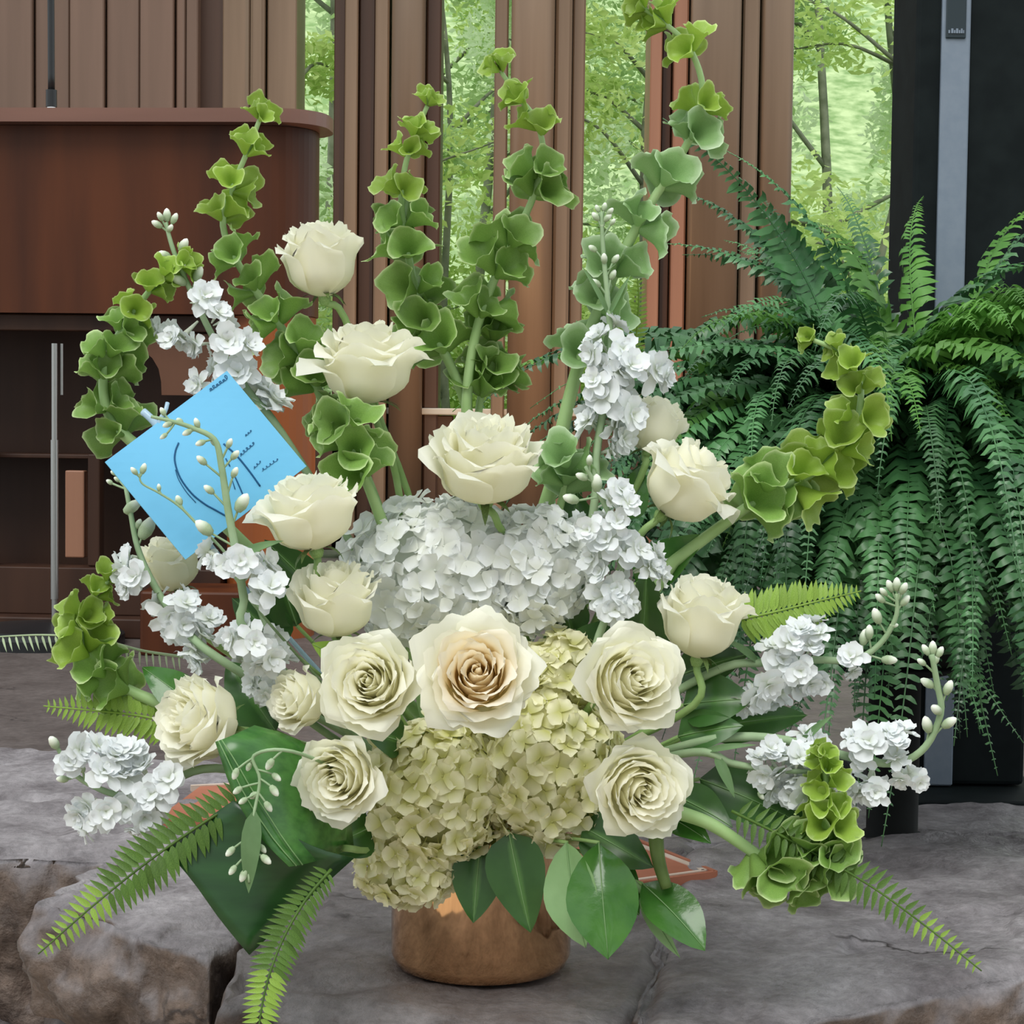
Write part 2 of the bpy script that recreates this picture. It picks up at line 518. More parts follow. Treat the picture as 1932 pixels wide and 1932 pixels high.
# ================================================================== STRUCTURE
# ---- stones of the ledge
def stone(name, top, thick, m, parent, seed=0, amp=0.010, nx=26, ny=18, nz=8, z0=0.0, lean=0.02, rnd=0.018, dz=None):
    """rough block; top = four world points (front left, front right, back right, back left)"""
    a, b, c, d = [Vector(p) for p in top]
    V, idx, Fc = [], {}, []
    dz = dz or (0, 0, 0, 0)

    def pt(u, v, s):
        p = a * (1 - u) * (1 - v) + b * u * (1 - v) + c * u * v + d * (1 - u) * v
        zt = z0 + dz[0] * (1 - u) * (1 - v) + dz[1] * u * (1 - v) + dz[2] * u * v + dz[3] * (1 - u) * v
        cen = (a + b + c + d) / 4
        q = Vector((p.x, p.y, zt - thick * s))
        # round the rim
        e = min(u, 1 - u, v, 1 - v)
        if s == 0:
            ext = max((a - b).length, 0.1)
            dd = e * ext
            if dd < rnd:
                q.z -= (rnd - dd) * 0.55
        out = Vector((q.x - cen.x, q.y - cen.y, 0))
        if out.length > 1e-6:
            out.normalize()
        n1 = noise.fractal(Vector((q.x * 7 + seed * 3.1, q.y * 7, q.z * 9 + seed)), 0.9, 2.1, 5)
        n2 = noise.noise(Vector((q.x * 30, q.y * 30 + seed, q.z * 40)))
        vd = noise.voronoi(Vector((q.x * 15 + seed, q.y * 15, q.z * 26)))[0]
        fac = min(0.6, vd[1] - vd[0]) - 0.3          # blocky chipped facets
        if e > 1e-6 and s == 0:
            dd = e * max((a - b).length, 0.1)
            lay = noise.noise(Vector((q.x * 6 + seed, q.y * 9, seed * 2.0)))
            q.z += amp * 0.7 * n1 + amp * 0.2 * n2
            q.z -= amp * 0.55 * min(1, max(0, (lay - 0.12) * 14))        # split layers of the flagstone
            if dd < 0.06:
                q.z -= (0.06 - dd) * 0.25 * max(0, noise.noise(Vector((q.x * 16, q.y * 16, seed))) + 0.1)
        else:
            q += out * (amp * 1.8 * n1 + amp * 0.7 * n2 + amp * 2.0 * fac + lean * math.sin(s * 3.0))
            q.z += amp * 0.4 * n1
        return q

    def vid(u, v, s):
        k = (round(u * 1000), round(v * 1000), round(s * 1000))
        if k not in idx:
            idx[k] = len(V)
            V.append(pt(u, v, s))
        return idx[k]
    for j in range(ny):
        for i in range(nx):
            u0, u1, v0, v1 = i / nx, (i + 1) / nx, j / ny, (j + 1) / ny
            Fc.append((vid(u0, v0, 0), vid(u1, v0, 0), vid(u1, v1, 0), vid(u0, v1, 0)))
    for k in range(nz):
        s0, s1 = k / nz, (k + 1) / nz
        for i in range(nx):
            u0, u1 = i / nx, (i + 1) / nx
            Fc.append((vid(u0, 0, s1), vid(u1, 0, s1), vid(u1, 0, s0), vid(u0, 0, s0)))
            Fc.append((vid(u1, 1, s1), vid(u0, 1, s1), vid(u0, 1, s0), vid(u1, 1, s0)))
        for j in range(ny):
            v0, v1 = j / ny, (j + 1) / ny
            Fc.append((vid(0, v1, s1), vid(0, v0, s1), vid(0, v0, s0), vid(0, v1, s0)))
            Fc.append((vid(1, v0, s1), vid(1, v1, s1), vid(1, v1, s0), vid(1, v0, s0)))
    me = new_mesh(name, V, Fc, m, smooth=True)
    return ob(name, me, parent)

floor = thing('floor', 'smooth grey brown stone floor of the platform', None, (0, 3, -0.03), kind='structure')
box('floor_slab', -3.5, 3.5, -0.85, 4.2, -0.12, 0.0, M['floor'], floor, bev=0.003)
low = ob('floor_lower', new_mesh('floor_lower', [(-5, -5, -0.62), (5, -5, -0.62), (5, 2.6, -0.62), (-5, 2.6, -0.62)], [(0, 1, 2, 3)], M['hallfloor']))
tag(low, 'hall floor below the ledge, made light tan to brighten the vase reflection', kind='structure')

ledge = thing('wall_ledge', 'rough grey flagstone ledge carrying the flower vase', None, (0, 1.8, -0.3), kind='structure')
g = G
# main slab under the vase
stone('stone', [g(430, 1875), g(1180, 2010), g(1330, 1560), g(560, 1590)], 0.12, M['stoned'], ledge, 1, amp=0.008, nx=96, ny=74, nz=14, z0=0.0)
stone('stone', [g(1188, 1990), g(2130, 1790), g(2130, 1560), g(1290, 1585)], 0.085, M['stone'], ledge, 2, amp=0.010, nx=110, ny=57, nz=14, z0=0.003)
stone('stone', [g(1290, 1590), g(2150, 1562), g(2150, 1478), g(1200, 1500)], 0.08, M['stone'], ledge, 9, amp=0.008, nx=96, ny=44, nz=14, z0=-0.004)
stone('stone', [g(75, 1690), g(395, 1790), g(640, 1560), g(330, 1552)], 0.12, M['stone'], ledge, 3, amp=0.012, nx=66, ny=57, nz=14, z0=0.0, dz=(0.0, 0, 0, 0))
stone('stone', [g(-150, 1600), g(330, 1612), g(420, 1500), g(-150, 1500)], 0.2, M['stone'], ledge, 4, amp=0.016, nx=79, ny=44, nz=14, z0=-0.002)
stone('stone', [g(-190, 1502), g(560, 1500), g(600, 1440), g(-190, 1385)], 0.1, M['stone'], ledge, 5, amp=0.011, nx=79, ny=44, nz=14, z0=-0.001)
stone('stone', [g(560, 1590), g(1310, 1560), g(1300, 1440), g(600, 1430)], 0.1, M['stone'], ledge, 6, amp=0.006, nx=66, ny=35, nz=14, z0=-0.006)
# lower course
def under(l, r, zt, th, yb, seed, m='stoned', amp=0.014):
    a, b = Vector(l), Vector(r)
    n = Vector((0, yb, 0))
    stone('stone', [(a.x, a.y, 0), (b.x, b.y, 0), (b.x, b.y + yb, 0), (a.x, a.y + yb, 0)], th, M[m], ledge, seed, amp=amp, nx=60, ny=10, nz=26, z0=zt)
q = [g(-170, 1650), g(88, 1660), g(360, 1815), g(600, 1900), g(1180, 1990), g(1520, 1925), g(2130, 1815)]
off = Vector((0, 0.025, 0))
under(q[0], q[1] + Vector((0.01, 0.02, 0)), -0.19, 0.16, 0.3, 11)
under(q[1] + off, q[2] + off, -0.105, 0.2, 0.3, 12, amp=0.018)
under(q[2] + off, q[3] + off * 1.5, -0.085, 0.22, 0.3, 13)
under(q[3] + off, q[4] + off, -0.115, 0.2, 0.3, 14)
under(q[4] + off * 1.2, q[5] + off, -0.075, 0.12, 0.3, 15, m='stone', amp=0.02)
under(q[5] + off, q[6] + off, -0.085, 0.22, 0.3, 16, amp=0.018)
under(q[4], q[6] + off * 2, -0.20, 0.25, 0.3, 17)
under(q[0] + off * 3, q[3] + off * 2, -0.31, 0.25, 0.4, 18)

# ---- terracotta inlay in the ledge
inlay = thing('floor_inlay', 'red terracotta tile set into the ledge behind the vase', None, (0, 2.1, 0.0), kind='structure')
def plate_poly(name, pts, z0, z1, m, parent, label=None):
    n = len(pts)
    V = [Vector((p.x, p.y, z1)) for p in pts] + [Vector((p.x, p.y, z0)) for p in pts]
    Fc = [tuple(range(n)), tuple(range(2 * n - 1, n - 1, -1))] + [(i, n + i, n + (i + 1) % n, (i + 1) % n) for i in range(n)]
    return ob(name, new_mesh(name, V, Fc, m, smooth=False), parent, None, label)
plate_poly('tile', [g(1120, 1682), g(1345, 1650), g(1040, 1530), g(980, 1600)], -0.03, 0.003, M['terra'], inlay)
plate_poly('tile', [g(300, 1546), g(640, 1560), g(640, 1476), g(380, 1486)], -0.03, 0.003, M['terra'], inlay)
def strip(p, r, wd, z, m, name='joint', parent=inlay):
    d = (r - p).normalized()
    nrm = Vector((-d.y, d.x, 0)) * wd / 2
    plate_poly(name, [p - nrm, r - nrm, r + nrm, p + nrm], z - 0.02, z, m, parent)
strip(g(1120, 1677), g(1330, 1648), 0.005, 0.0042, M['grout'])
strip(g(1330, 1648), g(1040, 1536), 0.008, 0.0042, M['grout'])
strip(g(1120, 1684), g(1350, 1652), 0.004, 0.005, M['terra'])
strip(g(1350, 1652), g(1040, 1524), 0.005, 0.005, M['terra'])
strip(g(360, 1488), g(640, 1474), 0.006, 0.0045, M['grout'])

# ---- back wall: planks, pillars, sill
YB = 6.5
def zx(px, Y=YB):
    return P(px, 300, Y).x
ZT = 3.4
wallb = thing('wall_back', 'vertical brown wooden plank wall behind the pulpit', None, (zx(150), YB, 0), kind='structure')
box('backing', zx(-1640) - zx(150), zx(420) - zx(150), 0.06, 0.12, 0, ZT, M['woodd'], wallb, bev=0)
edges = list(range(-1640, -400, 68)) + [-340, -270, -204, -138, -72, -5, 62, 130, 197, 262, 328, 349, 374]
for i, (a, b) in enumerate(zip(edges[:-1], edges[1:])):
    dy = 0.02 if i % 2 else 0.0
    box('plank', zx(a) - zx(150) + 0.003, zx(b) - zx(150) - 0.003, dy, 0.065, 0, ZT, M['plank'], wallb, bev=0.004, seg=1)
# low wall under the window openings
lowwall = thing('wall_low', 'dark red brown low wall below the window openings', None, (zx(1300), YB, 0), kind='structure')
for k in range(10):
    a, b = 540 + k * 160, 540 + (k + 1) * 160
    box('panel', zx(a) - zx(1300) + 0.003, zx(b) - zx(1300) - 0.003, 0.10, 0.16, 0, 0.47, M['woodd'], lowwall, bev=0.004, seg=1)
sill = box('trim_1', zx(540), zx(2140), YB + 0.06, YB + 0.2, 0.472, 0.495, M['sill'])
tag(sill, 'pale window sill between the wooden pillars', kind='structure')

def pillar(strips, label, Y=YB):
    xs = [s[0] for s in strips] + [strips[-1][1]]
    cx = zx((xs[0] + xs[-1]) / 2, Y)
    t = thing('wooden_pillar', label, None, (cx, Y, 0), kind='structure')
    for (a, b, dy, m, rd) in strips:
        xa, xb = zx(a, Y) - cx, zx(b, Y) - cx
        box('board', xa + 0.0015, xb - 0.0015, dy, 0.30, 0, ZT, M[m], t, bev=min(rd, (xb - xa) * 0.48), seg=4 if rd > 0.01 else 1, vert=True, smooth=rd > 0.01)
    return t
pillar([(415, 468, 0.04, 'wood', 0.004), (470, 498, 0.00, 'wood', 0.01), (500, 557, 0.03, 'wood', 0.004)],
       'brown wooden pillar behind the pulpit top next to the plank wall')
pillar([(623, 646, 0.10, 'woodd', 0.003), (646, 672, 0.05, 'wood', 0.004), (672, 704, 0.08, 'woodd', 0.004), (704, 732, 0.03, 'wood', 0.006),
        (735, 800, 0.0, 'wood', 0.035), (800, 830, 0.07, 'woodd', 0.006)],
       'moulded brown pillar left of the two middle green window openings')
pillar([(930, 957, 0.05, 'wood', 0.005), (961, 1045, 0.0, 'wood', 0.04), (1045, 1078, 0.04, 'wood', 0.01), (1078, 1104, 0.08, 'wood', 0.006)],
       'moulded brown pillar between the two middle green window openings')
pillar([(1225, 1249, 0.04, 'woodr', 0.004), (1250, 1269, 0.09, 'woodd', 0.003), (1270, 1298, 0.03, 'woodr', 0.006), (1300, 1396, 0.0, 'wood', 0.012),  # left boards have the warm glow put into their colour
        (1399, 1432, 0.03, 'wood', 0.006), (1436, 1500, 0.05, 'wood', 0.02)],
       'widest brown pillar with left boards tinted as warm lit just left of the fern and black column')
pillar([(1905, 1960, 0.05, 'wood', 0.005), (1962, 2050, 0.0, 'wood', 0.02), (2052, 2140, 0.04, 'wood', 0.005)],
       'brown pillar at the right edge behind the black column')

# unseen pillars behind the viewer, added for streaks in the vase reflection
wf = thing('unseen_front_pillars', 'unseen wooden pillars added behind the viewer for the vase to reflect', None, (0, -3.2, -0.62), kind='structure')
for i in range(9):
    x = -5.2 + 1.3 * i
    box('post', x - 0.22, x + 0.22, -0.15, 0.15, 0, 3.6, M['wood'], wf, bev=0.01)
box('beam', -5.6, 5.6, -0.15, 0.15, 3.6, 3.9, M['wood'], wf, bev=0.01)

# ---- hillside beyond the openings
hv, hf = [], []
nx, ny = 40, 24
for j in range(ny + 1):
    for i in range(nx + 1):
        x = -7 + 16 * i / nx
        y = 7.4 + 20 * j / ny
        z = -0.5 + max(0, (y - 9)) ** 1.35 * 0.16 + 0.25 * noise.noise(Vector((x * 0.5, y * 0.4, 0)))
        hv.append((x, y, z))
hill = ob('hillside', new_mesh('hillside', hv, grid_faces(nx, ny), M['hill']))
tag(hill, 'pale green wooded hillside beyond the openings', kind='structure')

# ================================================================== WOODS
def leaves_mesh(name, centers, radii, n, size, m, seed):
    rs = np.random.RandomState(seed)
    k = rs.randint(0, len(centers), n)
    c = np.array(centers)[k]
    r = np.array(radii)[k]
    d = rs.normal(size=(n, 3))
    d /= np.linalg.norm(d, axis=1)[:, None]
    p = c + d * (r * rs.uniform(0.25, 1.0, (n, 1)) ** 0.6)
    a = rs.normal(size=(n, 3)); a[:, 2] *= 0.6; a /= np.linalg.norm(a, axis=1)[:, None]
    b = rs.normal(size=(n, 3)); b -= a * (a * b).sum(1)[:, None]; b /= np.linalg.norm(b, axis=1)[:, None]
    c3 = np.cross(a, b)
    L = size * rs.uniform(0.6, 1.3, (n, 1))
    wd = L * 0.42
    v0 = p - a * L
    v1 = p + b * wd + c3 * wd * 0.3
    v2 = p + a * L
    v3 = p - b * wd + c3 * wd * 0.3
    V = np.stack([v0, v1, v2, v3], 1).reshape(-1, 3)
    me = bpy.data.meshes.new(name)
    me.vertices.add(len(V)); me.vertices.foreach_set('co', V.ravel())
    F3 = np.empty((n, 2, 3), int)
    base = np.arange(n) * 4
    F3[:, 0] = np.stack([base, base + 1, base + 2], 1)
    F3[:, 1] = np.stack([base, base + 2, base + 3], 1)
    F3 = F3.ravel()
    me.loops.add(len(F3)); me.loops.foreach_set('vertex_index', F3)
    me.polygons.add(n * 2); me.polygons.foreach_set('loop_start', np.arange(0, n * 6, 3))
    me.update(calc_edges=True)
    me.materials.append(m)
    return me

def tree(name, label, px, Y, h, spread, m, n, size, seed, branches=7, trunk=0.03, low=0.25, group='young trees beyond the openings'):
    rs = random.Random(seed)
    x = P(px, 300, Y).x
    zb = -0.5 + max(0, (Y - 9)) ** 1.35 * 0.16
    t = thing(name, label, 'tree', (x, Y, zb), group=group)
    base = Vector((x, Y, zb))
    top = base + Vector((rs.uniform(-0.3, 0.3), rs.uniform(-.2, .2), h))
    tp = catmull([base, base.lerp(top, 0.35) + Vector((rs.uniform(-.08, .08), 0, 0)), base.lerp(top, 0.7) + Vector((rs.uniform(-.1, .1), 0, 0)), top], 14)
    tube('trunk', tp, [trunk * (1 - 0.75 * i / 14) for i in range(15)], M['bark'], t, 6)
    cs, rr = [], []
    for i in range(branches):
        s = low + (1 - low) * (i + 0.5) / branches
        p0 = tp[int(s * 14)]
        a = rs.uniform(0, 6.28)
        L = spread * rs.uniform(0.6, 1.1) * (1.15 - 0.5 * s)
        p1 = p0 + Vector((math.cos(a) * L, math.sin(a) * L * 0.6, L * rs.uniform(0.1, 0.7)))
        mid = p0.lerp(p1, 0.5) + Vector((0, 0, L * 0.12))
        bp = catmull([p0, mid, p1], 8)
        tube('branch', bp, [trunk * 0.42 * (1 - 0.7 * k / 8) for k in range(9)], M['bark'], t, 5)
        for k in (4, 6, 8):
            cs.append(tuple(bp[k])); rr.append([L * 0.38, L * 0.3, L * 0.28])
    ob('foliage', leaves_mesh('foliage', cs, rr, n, size, m, seed), t, kind='stuff')
    return t

tree_list = [
    (600, 8.6, 3.6, 0.9, 'tree1', 1300, 0.05, 'yellow green young tree seen left of the leftmost moulded pillar'),
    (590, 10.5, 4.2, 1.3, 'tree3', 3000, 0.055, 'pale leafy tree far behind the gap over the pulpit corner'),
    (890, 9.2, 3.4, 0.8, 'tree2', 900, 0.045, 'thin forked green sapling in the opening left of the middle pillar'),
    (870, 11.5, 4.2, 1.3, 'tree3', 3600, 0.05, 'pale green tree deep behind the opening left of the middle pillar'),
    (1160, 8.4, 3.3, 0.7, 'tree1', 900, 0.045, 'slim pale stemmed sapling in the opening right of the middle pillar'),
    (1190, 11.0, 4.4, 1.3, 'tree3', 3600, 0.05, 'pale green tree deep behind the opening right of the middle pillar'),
    (1640, 8.8, 3.2, 1.2, 'tree1', 1100, 0.05, 'branching yellow green sapling in the opening above the big fern'),
    (1560, 11.0, 4.4, 1.4, 'tree2', 3200, 0.055, 'mid green tree deep behind the opening above the big fern'),
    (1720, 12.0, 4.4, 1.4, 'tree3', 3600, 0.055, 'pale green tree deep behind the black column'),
    (1400, 12.5, 4.6, 1.5, 'tree2', 2200, 0.06, 'green tree mostly hidden behind the widest pillar'),
    (740, 12.8, 4.6, 1.5, 'tree2', 2600, 0.06, 'green tree mostly hidden behind the leftmost moulded pillar'),
    (1030, 13.2, 4.6, 1.5, 'tree1', 2600, 0.06, 'yellow green tree mostly hidden behind the middle pillar'),
]
for i, (px, Y, h, sp, mm, n, sz, lb) in enumerate(tree_list):
    tree('young_tree', lb, px, Y, h, sp, M[mm], int(n * 3.2), sz * 0.62, 100 + i, trunk=0.028 if Y < 10 else 0.04, branches=13 if px == 1640 else 8)
shrubs = [(560, 9.6, 'tree3', 'pale bush low behind the gap over the pulpit corner'), (880, 9.9, 'tree1', 'yellow green bush low in the opening left of the middle pillar'),
          (1160, 9.7, 'tree1', 'yellow green bush low in the opening right of the middle pillar'), (1600, 9.8, 'tree1', 'yellow green bush just above the big fern'),
          (1740, 10.4, 'tree3', 'pale bush between the big fern and the black column')]
for i, (px, Y, mm, lb) in enumerate(shrubs):
    x = P(px, 300, Y).x
    t = thing('leafy_bush', lb, 'bush', (x, Y, -0.3), group='bushes beyond the openings')
    cs, rr = [], []
    rs = random.Random(i)
    for k in range(7):
        dx, hz = rs.uniform(-0.5, 0.5), rs.uniform(0.5, 1.5)
        pts = catmull([(x + dx * 0.2, Y, -0.3), (x + dx * 0.6, Y, hz * 0.5), (x + dx, Y + rs.uniform(-.2, .2), hz)], 8)
        tube('stem', pts, [0.012 * (1 - 0.6 * q / 8) for q in range(9)], M['bark'], t, 5)
        cs.append(tuple(pts[-1])); rr.append([0.4, 0.3, 0.35])
        cs.append(tuple(pts[5])); rr.append([0.35, 0.3, 0.3])
    ob('foliage', leaves_mesh('foliage', cs, rr, 6000, 0.03, M[mm], 300 + i), t, kind='stuff')

# ================================================================== PULPIT
YP = 4.25
rz = math.radians(-4)
pc = P(300, 1185, YP)
pul = thing('pulpit', 'dark red wooden pulpit with rounded corner and open lower front', 'pulpit', (pc.x, YP, -0.03), rz)
k = YP / F
zt = P(300, 216, YP).z + 0.03
def lx(px):
    return (px - 300 - 58) * k
def lz(py):
    return P(300, py, YP).z + 0.03
box('pulpit_top', lx(-420), lx(668), -0.05, 0.22, lz(236), lz(210), M['ptop'], pul, bev=0.11, seg=8, vert=True, smooth=False)
box('upper_body', lx(-390), lx(640), 0.0, 0.22, lz(592), lz(237), M['pulpit'], pul, bev=0.10, seg=10, vert=True, smooth=False)
box('side_panel', lx(470), lx(636), 0.01, 0.215, 0.0, lz(592) - 0.001, M['pulpitlit'], pul, bev=0.095, seg=8, vert=True)
box('side_panel', lx(-388), lx(-340), 0.02, 0.42, 0.0, lz(592) - 0.001, M['pulpitd'], pul, bev=0.004)
box('back_panel', lx(-340), lx(470), 0.26, 0.29, 0.05, lz(592) - 0.001, M['pulpitd'], pul, bev=0)
box('top_rail', lx(-340), lx(470), 0.03, 0.07, lz(625), lz(593), M['pulpitd'], pul, bev=0.003)
box('bottom_rail', lx(-340), lx(470), 0.03, 0.12, 0.045, lz(1076), M['pulpitd'], pul, bev=0.003)
box('base', lx(-395), lx(480), -0.03, 0.30, 0.0, 0.045, M['pulpitd'], pul, bev=0.004)
box('stile', lx(4), lx(21), 0.05, 0.09, lz(1075), lz(625), M['woodr'], pul, bev=0.003)  # orange strip, warm light painted as wood colour
box('stile', lx(205), lx(228), 0.06, 0.10, lz(1075), lz(860), M['pulpitd'], pul, bev=0.003)
box('inner_panel', lx(150), lx(188), 0.10, 0.13, lz(1062), lz(893), M['woodr'], pul, bev=0.003)
box('shelf', lx(-340), lx(470), 0.10, 0.26, lz(870), lz(862), M['pulpitd'], pul, bev=0.002)
# board with an arched cut-out
av = []
prof = [(490, 628), (490, 745), (352, 745), (351, 720), (346, 695), (334, 675), (318, 662), (300, 656), (285, 654), (285, 628)]
av = [Vector((lx(a), 0.045, lz(b))) for a, b in prof]
n = len(av)
V = av + [v + Vector((0, 0.03, 0)) for v in av]
Fc = [tuple(range(n)), tuple(range(2 * n - 1, n - 1, -1))] + [(i, n + i, n + (i + 1) % n, (i + 1) % n) for i in range(n)]
ob('arched_board', new_mesh('arched_board', V, Fc, M['pulpitm'], smooth=False), pul, W[pul].copy())

# microphone on the pulpit
mb = P(97, 200, YP + 0.12)
mic = thing('gooseneck_microphone', 'black gooseneck microphone rising from the pulpit top', 'microphone', (mb.x, mb.y, zt))
zz = zt - 0.034
def cyl(name, c, r0, r1, z0, z1, m, parent, n=20):
    V, Fc = lathe([(0.0001, z0), (r0, z0), (r1, z1), (0.0001, z1)], n)
    return ob(name, new_mesh(name, V, Fc, m, smooth=False), parent, Matrix.Translation((c.x, c.y, 0)))
zz = lz(209) - 0.03
cyl('base_ring', mb, 0.013, 0.010, zz, zz + 0.024, M['chrome'], mic)
cyl('connector', mb, 0.0125, 0.0125, zz + 0.024, zz + 0.062, M['blackp'], mic)
tube('gooseneck', catmull([(mb.x, mb.y, zz + 0.06), (mb.x - 0.001, mb.y, zz + 0.25), (mb.x - 0.002, mb.y, zz + 0.40), (mb.x - 0.005, mb.y + 0.06, zz + 0.50)], 16), 0.008, M['blackp'], mic, 10)
cyl('capsule', Vector((mb.x - 0.005, mb.y + 0.07, 0)), 0.011, 0.013, zz + 0.49, zz + 0.55, M['blackp'], mic)
# pole stand in front of the pulpit opening
sb = P(103, 1165, YP - 0.12)
st = thing('pole_stand', 'grey metal pole stand with black base before the pulpit opening', 'stand', (sb.x, sb.y, -0.03))
cyl('pole', sb, 0.0065, 0.0065, 0.02, P(103, 648, YP - 0.12).z, M['steel'], st)
cyl('thin_rod', sb + Vector((0.013, 0.012, 0)), 0.003, 0.003, P(113, 745, YP - .12).z, P(113, 648, YP - .12).z, M['steel'], st)
cyl('sleeve', sb, 0.0085, 0.0085, P(103, 1130, YP - .12).z, P(103, 830, YP - .12).z, M['steel'], st)
V, Fc = lathe([(0.0001, -0.03), (0.17, -0.03), (0.17, -0.008), (0.15, 0.006), (0.02, 0.018), (0.0001, 0.018)], 40)
ob('base', new_mesh('base', V, Fc, M['blackp'], smooth=False), st, Matrix.Translation((sb.x - 0.02, sb.y, 0)))
# low red block on the floor
rb = G(345, 1238, -0.03)
blk = box('wooden_block', rb.x - 0.09, rb.x + 0.12, rb.y, rb.y + 0.2, -0.03, 0.105, M['pulpit'], None, bev=0.006)
tag(blk, 'low reddish wooden block on the floor beside the pulpit', 'block')

# assumed warm floor uplight, added out of sight to turn the lower pillars orange
ux = P(960, 1000, 5.3).x
ul = thing('assumed_uplight', 'small assumed warm floor uplight added unseen behind the flowers before the pillars', 'assumed lamp', (ux, 5.3, -0.03))
V, Fc = lathe([(0.0001, -0.03), (0.06, -0.03), (0.06, 0.06), (0.052, 0.06), (0.052, 0.03), (0.0001, 0.03)], 24)
house = new_mesh('assumed_housing', V, Fc, M['blackp'], smooth=False)
ob('assumed_housing', house, ul, Matrix.Translation((ux, 5.3, 0)))
ld = bpy.data.lights.new('assumed_uplight_bulb', 'SPOT')
ld.energy = 38
ld.color = (1.0, 0.55, 0.25)
ld.spot_size = math.radians(110)
ld.spot_blend = 1.0
ld.shadow_soft_size = 0.05
lo = bpy.data.objects.new('assumed_bulb', ld)
COL.objects.link(lo)
lo.parent = ul
lo.matrix_parent_inverse = W[ul].inverted()
lo.matrix_basis = Matrix.Translation((ux, 5.3, 0.07)) @ Matrix.Rotation(math.radians(180 - 48), 4, 'X')

u2 = P(840, 1000, 4.75)
ul2 = thing('assumed_uplight', 'small assumed warm floor uplight added beside the pulpit hidden behind the white hydrangea', 'assumed lamp', (u2.x, 4.75, -0.03))  # second assumed lamp, added unseen to light the pulpit side orange
ob('assumed_housing', house, ul2, Matrix.Translation((u2.x, 4.75, 0)))
ld2 = bpy.data.lights.new('assumed_pulpit_bulb', 'SPOT')
ld2.energy = 9
ld2.color = (1.0, 0.55, 0.25)
ld2.spot_size = math.radians(100)
ld2.spot_blend = 1.0
ld2.shadow_soft_size = 0.05
lo2 = bpy.data.objects.new('assumed_bulb', ld2)
COL.objects.link(lo2)
lo2.parent = ul2
lo2.matrix_parent_inverse = W[ul2].inverted()
aim = (Vector((zx(560, 4.3), 4.3, 0.75)) - Vector((u2.x, 4.75, 0.07))).normalized()
lo2.matrix_basis = Matrix.Translation((u2.x, 4.75, 0.07)) @ frame(-aim)

# ================================================================== COLUMN SPEAKER
YS = 2.50
sx = P(1797, 300, YS).x
spb = thing('column_speaker', 'tall black column loudspeaker with grey vertical strip behind the fern', 'speaker', (sx, YS, -0.03))
s = YS / F
box('cabinet', -72 * s, 165 * s, 0.0, 0.16, 0.03, 1.6, M['black'], spb, bev=0.006, seg=2)
box('grey_strip', -27 * s, 26 * s, -0.008, 0.004, 0.03, 1.6, M['grille'], spb, bev=0.002, seg=1)
zpl = P(1797, 75, YS).z + 0.03
box('name_plate', -21 * s, 16 * s, -0.011, -0.006, zpl, zpl + 0.10, M['plate'], spb, bev=0.001, seg=1)
# pale lettering line at the foot of the plate
for q_, (a, b) in enumerate([(-17, -14), (-12, -8), (-7, -4), (-3, 1), (2, 5), (6, 9), (10, 12)]):
    box('lettering', a * s, b * s, -0.0125, -0.0105, zpl + 0.006, zpl + 0.010 + 0.002 * (q_ % 2), M['grille'], spb, bev=0)
box('base_plate', -130 * s, 200 * s, -0.10, 0.24, 0.0, 0.028, M['black'], spb, bev=0.006)
# cable on the floor
cb = [G(1640, 1570, -0.02), G(1680, 1520, -0.02), G(1740, 1500, -0.02), G(1800, 1508, -0.02)]
cab = ob('power_cable', new_mesh('power_cable', *tube_data(catmull([p + Vector((0, 0, 0.0)) for p in cb], 20), 0.005, 8), M['blackp']))
tag(cab, 'black cable lying on the floor by the column speaker foot', 'cable')

# ================================================================== BIG FERN
def frond_mesh(name, path, n, lmax, m, rs, width=0.30, up=None, curl=0.25, taper=0.5, start=0.08, base_len=0.6):
    """one frond: rachis plus leaflets in a single mesh (used for the many fronds of the potted fern)"""
    pts = even(path, n)
    ts = tangents(pts)
    parts = []
    v, f = tube_data(pts[::2], [0.0016 * (1 - 0.7 * i / len(pts[::2])) for i in range(len(pts[::2]))], 4)
    parts.append((v, f, [0] * len(v)))
    for i in range(int(n * start), n):
        s_ = i / n
        L = lmax * (base_len + (1 - base_len) * math.sin(min(1, s_ * 2.2) * math.pi / 2)) * (1 - max(0, s_ - taper) / (1 - taper)) ** 0.8
        L = max(L, lmax * 0.1)
        t = ts[i]
        u_ = up - t * up.dot(t) if up is not None else perp(t)
        u_.normalize()
        side = t.cross(u_)
        for sg in (-1, 1):
            d = (side * sg + t * rs.uniform(0.0, 0.5) + u_ * rs.uniform(-0.45, 0.45)).normalized()
            Lr = L * rs.uniform(0.8, 1.15)
            wd = Lr * width * 0.5
            p0 = pts[i]
            dn = u_ * -curl * Lr
            p1 = p0 + d * Lr * 0.45 + u_ * Lr * 0.06
            p2 = p0 + d * Lr + dn + t * Lr * rs.uniform(-0.1, 0.25)
            a = t * wd
            pm = p0 + d * Lr * 0.78 + dn * 0.35 + t * Lr * rs.uniform(-0.05, 0.2)
            parts.append(([p0 - a * 0.5, p0 + a * 0.5, p1 + a + u_ * wd * 0.3, p1 - a + u_ * wd * 0.3, pm + a * 0.8, pm - a * 0.8, p2],
                          [(0, 1, 2, 3), (3, 2, 4, 5), (5, 4, 6)], [0, 0, .5, .5, .8, .8, 1]))
    V, Fc, T = join(parts)
    return new_mesh(name, V, Fc, m, smooth=True)

